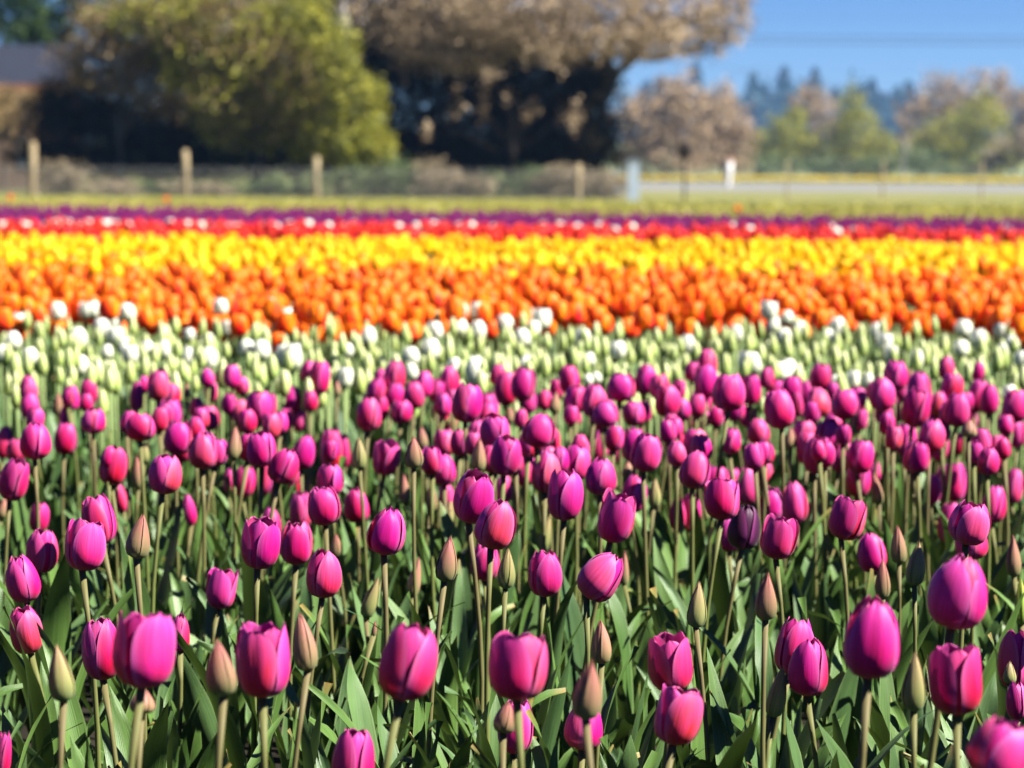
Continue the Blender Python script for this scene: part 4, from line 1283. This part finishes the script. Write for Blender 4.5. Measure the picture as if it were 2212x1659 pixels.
low_growth('bramble', 'green bramble thicket along the wire fence below the bright shrub', 'bramble', [(560, 700, .9), (720, 900, 1.3)], 98.5, 8000, .13, M['f_ivy'], 61)
low_growth('bramble', 'fresh green bramble mound at the right foot of the dark hollow', 'bramble', [(1040, 1200, 1.25)], 100, 2600, .13, M['f_ivy'], 65)
low_growth('dry_weeds', 'brown thorny stems tangled behind the mesh fence, left of the green mound', 'weeds', [(890, 1060, 1.2)], 98.6, 5500, .12, M['f_dry'], 66)
low_growth('dry_weeds', 'tall dry pinkish weeds behind the wire fence between the first two posts', 'weeds', [(80, 180, 1.35), (180, 300, .6), (350, 500, .6)], 99, 6000, .11, M['f_dry'], 62)
low_growth('dry_weeds', 'dry brown weeds round the pale gatepost end of the fence', 'weeds', [(1170, 1350, 1.25)], 99, 9000, .11, M['f_dry'], 63)
low_growth('bramble', 'low dark bramble patch behind the fence near the second post', 'bramble', [(290, 600, .5)], 100, 3000, .13, M['f_green'], 64)

# trees across the road on the right
def far_tree(name, label, px, d, lobes, n, size, mat, seed, cat='tree', bark='bark', **kw):
    b = foot(px, d)
    return tree(name, label, cat, b, [lobe(*q, d, b) for q in lobes], n, size, mat, seed, kw.pop('trunk_r', .18), bark, **kw)


far_tree('budding_tree', 'rosy-brown budding tree right of the dark hollow, behind the pale gatepost', 1430, 300, ((1400, 270, 150, 150), (1470, 250, 150, 150), (1440, 330, 200, 110), (1370, 330, 90, 100), (1460, 200, 110, 90)), 8000, .42, M['f_pink'], 71, shell=.3)
far_tree('budding_tree', 'rosy-brown budding tree behind the white marker post', 1560, 310, ((1560, 260, 110, 150), (1580, 320, 120, 120), (1530, 330, 110, 110)), 5500, .42, M['f_pink'], 72, shell=.3)
far_tree('spring_tree', 'rounded yellow-green tree just right of the white marker post', 1710, 420, ((1700, 285, 100, 100), (1735, 330, 110, 100), (1655, 330, 110, 100), (1690, 345, 150, 70)), 6500, .5, M['f_spring'], 73, shell=.3)
far_tree('spring_tree', 'tallest pointed yellow-green tree in the middle of the right background', 1850, 420, ((1838, 235, 60, 90), (1845, 290, 110, 120), (1895, 330, 110, 100), (1800, 325, 100, 110), (1850, 345, 170, 70)), 8000, .5, M['f_spring'], 74, shell=.4)
far_tree('spring_tree', 'wide green tree under the tall brown crown at the far right', 2090, 410, ((2050, 295, 120, 100), (2120, 255, 110, 110), (2020, 330, 140, 100), (2140, 330, 140, 100), (2080, 340, 190, 80)), 8000, .5, M['f_spring'], 75, shell=.4)
far_tree('budding_tree', 'tall slender brown tree between the two yellow-green trees', 1750, 450, ((1745, 230, 80, 110), (1780, 260, 70, 130), (1720, 240, 60, 90)), 2600, .5, M['f_pink'], 76, shell=.3)
far_tree('budding_tree', 'tall crown of bare brown twigs at the far right', 2080, 440, ((2040, 210, 130, 110), (2130, 200, 110, 110), (1990, 270, 90, 150), (2080, 250, 160, 120), (2150, 190, 60, 90)), 6500, .5, M['f_pink'], 77, shell=.35)
far_tree('budding_tree', 'brown twiggy tree cut by the right edge', 2220, 430, ((2210, 240, 90, 110), (2230, 290, 90, 110)), 2400, .5, M['f_pink'], 78, shell=.35)
far_tree('brown_bush', 'low pale brown mound of bushes at the right edge', 2190, 350, ((2190, 325, 130, 70), (2140, 350, 90, 50), (2230, 310, 80, 90)), 3600, .36, M['f_dry'], 79, cat='bush', shell=.2)
far_tree('scrub_bush', 'low olive scrub under the trees along the far side of the yellow field', 1900, 405, ((1640, 355, 130, 50), (1760, 360, 150, 45), (1900, 358, 160, 50), (2000, 352, 110, 70), (2080, 360, 140, 45), (1960, 340, 60, 60)), 5200, .4, M['f_ivy'], 80, cat='scrub', shell=.2)
far_tree('pale_birch', 'thin pale-trunked tree left of the tall brown crown', 1950, 400, ((1945, 250, 40, 70), (1952, 290, 40, 70)), 500, .4, M['f_pink'], 81, bark='bark_pale', fork=.8, shell=.2)

# distant firs, blue with air haze and with haze put into their colour
HILL = 17.0
hx_ = np.linspace(-1150, 1150, 60)
hy_ = np.linspace(1480, 2150, 24)
HV = np.array([(x, y, HILL * (1 - math.cos(min(1, (y - 1480) / 160) * math.pi)) / 2 * (1 - .0 * y) + .6 * math.sin(x * .02) * min(1, (y - 1480) / 160) - .3) for y in hy_ for x in hx_])
props(link('hill', mesh_np('hill', HV, grid_faces(60, 24), m_field, np.zeros((len(HV), 3)))), 'low rise far across the valley that carries the firs', kind='structure')


def fir(px, py_top, d, wpx, seed, label):
    g = np.random.default_rng(seed)
    b = foot(px, d)
    b = (b[0], b[1], HILL)
    Htop = at(px, py_top, d)[2] - HILL
    Wd = wpx * 1.5 * d / FPX
    root = empty('fir_tree', b)
    props(root, label, 'fir tree', 'blue distant firs on the skyline')
    n = 2600
    t = g.uniform(0, 1, n) ** .8
    lay = np.round(t * 16) / 16 * .7 + t * .3
    r = Wd * .5 * (1 - lay) ** .8 * np.sqrt(g.uniform(.08, 1, n)) * (1 + .25 * np.sin(lay * 40)) + .5
    a = g.uniform(0, 6.28, n)
    P = np.stack([r * np.cos(a), r * np.sin(a), 2 + lay * (Htop - 2.5) - r * .18], -1)
    V, F, pc = leaf_quads(P, g.uniform(0, 1, n), 4.2, seed, .6)
    link('crown', mesh_np('crown', V, F, M['f_fir'], pc, smooth=False), root)
    V, F, pc = tube([(0, 0, 0), (0, 0, Htop * .5), (0, 0, Htop)], [.5, .3, .05], 6)
    link('trunk', mesh_np('trunk', V, F, M['bark'], pc), root)


firs = [(1395, 170, 60), (1425, 160, 55), (1462, 175, 60), (1500, 130, 60), (1540, 190, 55), (1585, 200, 60), (1625, 150, 60), (1650, 175, 55), (1690, 138, 70), (1728, 190, 60), (1757, 142, 50),
        (1800, 185, 60), (1830, 200, 55), (1862, 178, 60), (1880, 165, 50), (1905, 195, 60), (1935, 180, 60), (1960, 170, 45), (1990, 200, 60), (2040, 205, 60), (2100, 210, 60), (2175, 190, 50), (2200, 195, 60)]
for i, (px, pt, w) in enumerate(firs):
    n = len(firs)
    j = n - 1 - i
    place = ('leftmost' if i == 0 else ORD[i] + ' from the left') if i <= j else ('rightmost' if j == 0 else ORD[j] + ' from the right')
    tall = 'tall ' if pt < 155 else ''
    fir(px, pt + 8, 1680 + (i * 37) % 150, w, 900 + i, f"{tall}hazy blue fir on the skyline, {place}")
tree('far_woodland', 'low hazy blue belt of woodland under the distant firs', 'woodland', (0, 1640, HILL - 1),
     [((ray(px, 400)[0] * 1640, 0, 13), (17, 10, 18 + 4 * math.sin(px * .13))) for px in range(1250, 2400, 50)], 12000, 3.4, M['f_fir'], 990, .3, shell=.1, twigs=4)['kind'] = 'stuff'

# ------------------------------------------------------------------ yellow field over the road
def far_yellow():
    pts = jitter_grid(lambda y: 4, lambda y: half(y, 30), 268, 345, 1.1, 1.4)
    n = len(pts)
    f = low_flower('egg', 3, 3, 4)
    G = (f[0] * np.array([.55, .55, .28]), f[1], f[2], f[3])
    A = xform(pts[:, 0], pts[:, 1], rng.uniform(.12, .34, n), rng.uniform(0, 6.28, n), rng.uniform(.7, 1.2, n), rng.uniform(.7, 1.2, n))
    V, F, P, mi = scatter(G, A, rng.uniform(0, 1, n))
    o = link('daffodil_field', mesh_np('daffodil_field', V, F, M['daffodil'], P))
    props(o, 'thin bright yellow strip of a flower field beyond the road', 'flower field', kind='stuff')


far_yellow()

# ------------------------------------------------------------------ fence, gatepost, marker, bird box post, house, power line
M['wood_post'] = plain_mat('weathered_post_wood', (0.26, 0.20, 0.11), (0.40, 0.32, 0.19), 5.0, 0.85)
M['wire'] = plain_mat('galvanised_wire', (0.22, 0.22, 0.21), (0.34, 0.34, 0.33), 20.0, 0.55)
M['gate_metal'] = plain_mat('pale_blue_metal', (0.42, 0.52, 0.58), (0.52, 0.60, 0.65), 3.0, 0.5)
M['white_paint'] = plain_mat('white_paint', (0.74, 0.74, 0.70), (0.82, 0.81, 0.77), 4.0, 0.6)
M['red_paint'] = plain_mat('orange_red_paint', (0.52, 0.25, 0.15), (0.60, 0.32, 0.20), 4.0, 0.5)
M['roof_slate'] = plain_mat('blue_grey_roofing', (0.018, 0.021, 0.034), (0.026, 0.030, 0.046), 2.0, 0.95)
M['house_wall'] = plain_mat('brown_board_wall', (0.14, 0.09, 0.06), (0.24, 0.17, 0.12), 2.0, 0.8)
M['house_trim'] = plain_mat('rusty_brown_trim', (0.24, 0.10, 0.05), (0.32, 0.15, 0.08), 2.0, 0.7)
M['pane'] = NT('window_glass').finish((0.05, 0.06, 0.07), 0.08, spec=0.8)
M['dark_box'] = plain_mat('dark_wood', (0.016, 0.012, 0.010), (0.035, 0.026, 0.02), 9.0, 0.8)

DF = 96.0


def fence_base(px):
    return np.array([ray(px, 420)[0] * DF, DF])


fence = empty('wire_fence', (fence_base(700)[0], DF, 0))
props(fence, 'wire mesh fence on weathered wooden posts along the back of the tulip field', 'fence')
FX = fence_base(700)[0]
posts = [(72, 308, 22), (402, 325, 20), (685, 340, 20), (1248, 355, 20)]
for px, ptop, wpx in posts:
    x = fence_base(px)[0] - FX
    h = max(.9, at(px, ptop, DF)[2])
    r = wpx * DF / FPX * .5 * .8
    g = np.random.default_rng(int(px))
    V, F, P = tube([(x, 0, -.1), (x + g.normal() * .02, 0, h * .5), (x + g.normal() * .03, 0, h)], [r, r * .97, r * .92], 8)
    link('post', mesh_np('post', V, F, M['wood_post'], P), fence)
for px, ptop in ((1700, 345), (1907, 345), (2120, 350)):
    x = fence_base(px)[0] - FX
    h = at(px, ptop, DF)[2]
    V, F, P = tube([(x, 0, -.1), (x, 0, h * .5), (x, 0, h)], [.035, .035, .03], 6)
    o = link('steel_post', mesh_np('steel_post', V, F, M['wood_post'], P), fence)
    o['label'] = 'thin pale stake standing along the open part of the fence'
wires = []
xa, xb, xe = fence_base(-400)[0] - FX, fence_base(1372)[0] - FX, fence_base(2600)[0] - FX
for z in (.08, .2, .33, .46, .6, .75, .9, 1.02):
    wires.append(tube([(xa, -.1, z), ((xa + xb) / 2, -.1, z - .01), (xb, -.1, z)], [.006] * 3, 4, cap=False))
for x in np.arange(xa, xb, .16):
    wires.append(tube([(x, -.1, .06), (x, -.1, .55), (x, -.1, 1.02)], [.0045] * 3, 4, cap=False))
V, F, P, _ = join(wires)
link('wire_mesh', mesh_np('wire_mesh', V, F, M['wire'], P), fence)
wires = [tube([(xb, 0, z), ((xe + xb) / 2, 0, z - .02), (xe, 0, z)], [.005] * 3, 4, cap=False) for z in (.5, .8, 1.0)]
V, F, P, _ = join(wires)
link('plain_wire', mesh_np('plain_wire', V, F, M['wire'], P), fence)

b = at(1368, 432, DF - .6)
gp = empty('gatepost', (b[0], DF - .6, 0))
props(gp, 'wide pale blue-grey metal gatepost at the end of the mesh fence', 'gatepost')
hh = at(1368, 350, DF - .6)[2]
V, F, P = box(-.19, .19, -.09, .09, -.05, hh)
link('post', mesh_np('post', V, F, M['gate_metal'], P, smooth=False), gp)
V, F, P = box(-.215, .215, -.115, .115, hh + .002, hh + .05)
link('cap', mesh_np('cap', V, F, M['gate_metal'], P, smooth=False), gp)
for z in (.35, .95):
    V, F, P = box(-.62, -.192, -.03, .03, z - .03, z + .03)
    link('rail', mesh_np('rail', V, F, M['gate_metal'], P, smooth=False), gp)

d = 190.0
b = at(1572, 392, d)
mk = empty('marker_post', (b[0], d, 0))
props(mk, 'white roadside marker post with an orange-red top beside the grey road', 'marker post')
hh = at(1572, 344, d)[2]
lean = .12
V, F, P = tube([(0, 0, -.1), (lean * .5, 0, hh * .45), (lean, 0, hh * .91)], [.18, .21, .21], 10)
link('post', mesh_np('post', V, F, M['white_paint'], P), mk)
V, F, P = tube([(lean, 0, hh * .915), (lean * 1.05, 0, hh * .96), (lean * 1.1, 0, hh)], [.22, .22, .15], 10)
link('top', mesh_np('top', V, F, M['red_paint'], P), mk)

d = 97.0
b = at(1478, 430, d)
bb = empty('nest_box_post', (b[0], d, 0))
props(bb, 'dark round box on a slim dark post in front of the rosy-brown trees', 'nest box')
hz = at(1478, 325, d)[2]
V, F, P = tube([(0, 0, -.05), (.01, 0, hz * .5), (0, 0, hz - .25)], [.045, .04, .04], 6)
link('post', mesh_np('post', V, F, M['dark_box'], P), bb)
V, F, P = tube([(0, 0, hz - .27), (0, 0, hz - .2), (0, 0, hz + .1), (0, 0, hz + .16)], [.13, .22, .23, .16], 10)
link('box', mesh_np('box', V, F, M['dark_box'], P), bb)
V, F, P = tube([(0, 0, hz + .165), (0, 0, hz + .24), (0, 0, hz + .34)], [.27, .18, .03], 10)
link('roof', mesh_np('roof', V, F, M['dark_box'], P), bb)

# house behind the left bushes: only its roof slope and a bit of wall show
d = 126.0
er, el = at(140, 180, d), at(-420, 176, d)
ridge = at(100, 104, d + 4)
hx, x0 = er[0], el[0]
house = empty('house', ((hx + x0) / 2, d + 4, 0))
props(house, 'brown house with a blue-grey roof half hidden by bushes at the left edge', 'house')
ox, oy = (hx + x0) / 2, d + 4
ze, zr = er[2], ridge[2]
V, F, P = box(x0 + .4 - ox, hx - .5 - ox, -3.6, 3.6, -.05, ze - .1)
link('wall', mesh_np('wall', V, F, M['house_wall'], P, smooth=False), house)
gab = np.array([(hx - .52 - ox, -3.6, ze - .1), (hx - .52 - ox, 3.6, ze - .1), (hx - .52 - ox, 0, zr - .12), (hx - .6 - ox, 0, zr - .12)])
rv, rf, rp = [], [], []
for s in (-1, 1):
    V = np.array([(x0 - ox, s * 4.2, ze - .18), (hx - ox, s * 4.2, ze - .18), (hx - ox, 0, zr), (x0 - ox, 0, zr),
                  (x0 - ox, s * 4.2, ze - .06), (hx - ox, s * 4.2, ze - .06), (hx - ox, 0, zr + .12), (x0 - ox, 0, zr + .12)], float)
    F = np.array([(0, 1, 2, 3), (4, 5, 6, 7), (0, 1, 5, 4), (1, 2, 6, 5), (0, 3, 7, 4)], dtype=np.int32)
    rv.append((V, F, np.zeros((8, 3)), 0))
V, F, P, _ = join(rv)
link('roof', mesh_np('roof', V, F, M['roof_slate'], P, smooth=False), house)
V, F, P = box(x0 - ox, hx - ox, -4.262, -4.202, ze - .34, ze - .05)
link('fascia', mesh_np('fascia', V, F, M['house_trim'], P, smooth=False), house)
gx = hx - .5 - ox
V = np.array([(gx, -3.6, ze - .1), (gx, 3.6, ze - .1), (gx, .03, zr - .1), (gx, -.03, zr - .1), (gx - .2, -3.6, ze - .1), (gx - .2, 3.6, ze - .1), (gx - .2, .03, zr - .1), (gx - .2, -.03, zr - .1)])
F = np.array([(0, 1, 2, 3), (4, 5, 6, 7)])
link('gable', mesh_np('gable', V, F, M['house_wall'], np.zeros((8, 3)), smooth=False), house)
for wx in (-1.1, -3.8):
    V, F, P = box(gx + wx - .55, gx + wx + .55, -3.66, -3.60, 1.0, 2.2)
    wf = link('window', mesh_np('window', V, F, M['white_paint'], P, smooth=False), house)
    V, F, P = box(gx + wx - .47, gx + wx + .47, -3.675, -3.662, 1.08, 2.12)
    link('pane', mesh_np('pane', V, F, M['pane'], P, smooth=False), wf)

pl = empty('power_line', (40, 210, 0))
props(pl, 'pair of thin dark power lines crossing the blue sky at the right', 'power line')
for py in (83, 96):
    ptsl = []
    for px in np.linspace(-2500, 3600, 13):
        c = at(px, py - 6 + ((px - 1900) / 2600) ** 2 * -14 + (px - CX) * .0045, 210)
        ptsl.append((c[0] - 40, 0, c[2]))
    V, F, P = tube(ptsl, [.03] * 13, 5, cap=False)
    link('wire', mesh_np('wire', V, F, M['dark_box'], P), pl)

for ob_ in list(SC.objects):
    if ob_.get('label') and len(ob_['label'].split()) > 16: print('LONG', ob_.name, ob_['label'])
# ------------------------------------------------------------------ haze
HAZE = 0.00011
s = NT('haze_air')
pv = s.n('ShaderNodeVolumePrincipled')
pv.inputs['Color'].default_value = (0.30, 0.56, 0.98, 1)
pv.inputs['Density'].default_value = HAZE
pv.inputs['Anisotropy'].default_value = 0.2
s.t.links.new(pv.outputs[0], s.out.inputs['Volume'])
V, F, P = box(-1300, 1300, -60, 2300, -1.1, 95)
o = link('haze', mesh_np('haze', V, F, s.m, P, smooth=False))
props(o, 'thin blue haze in the air over the valley', 'haze', kind='stuff')
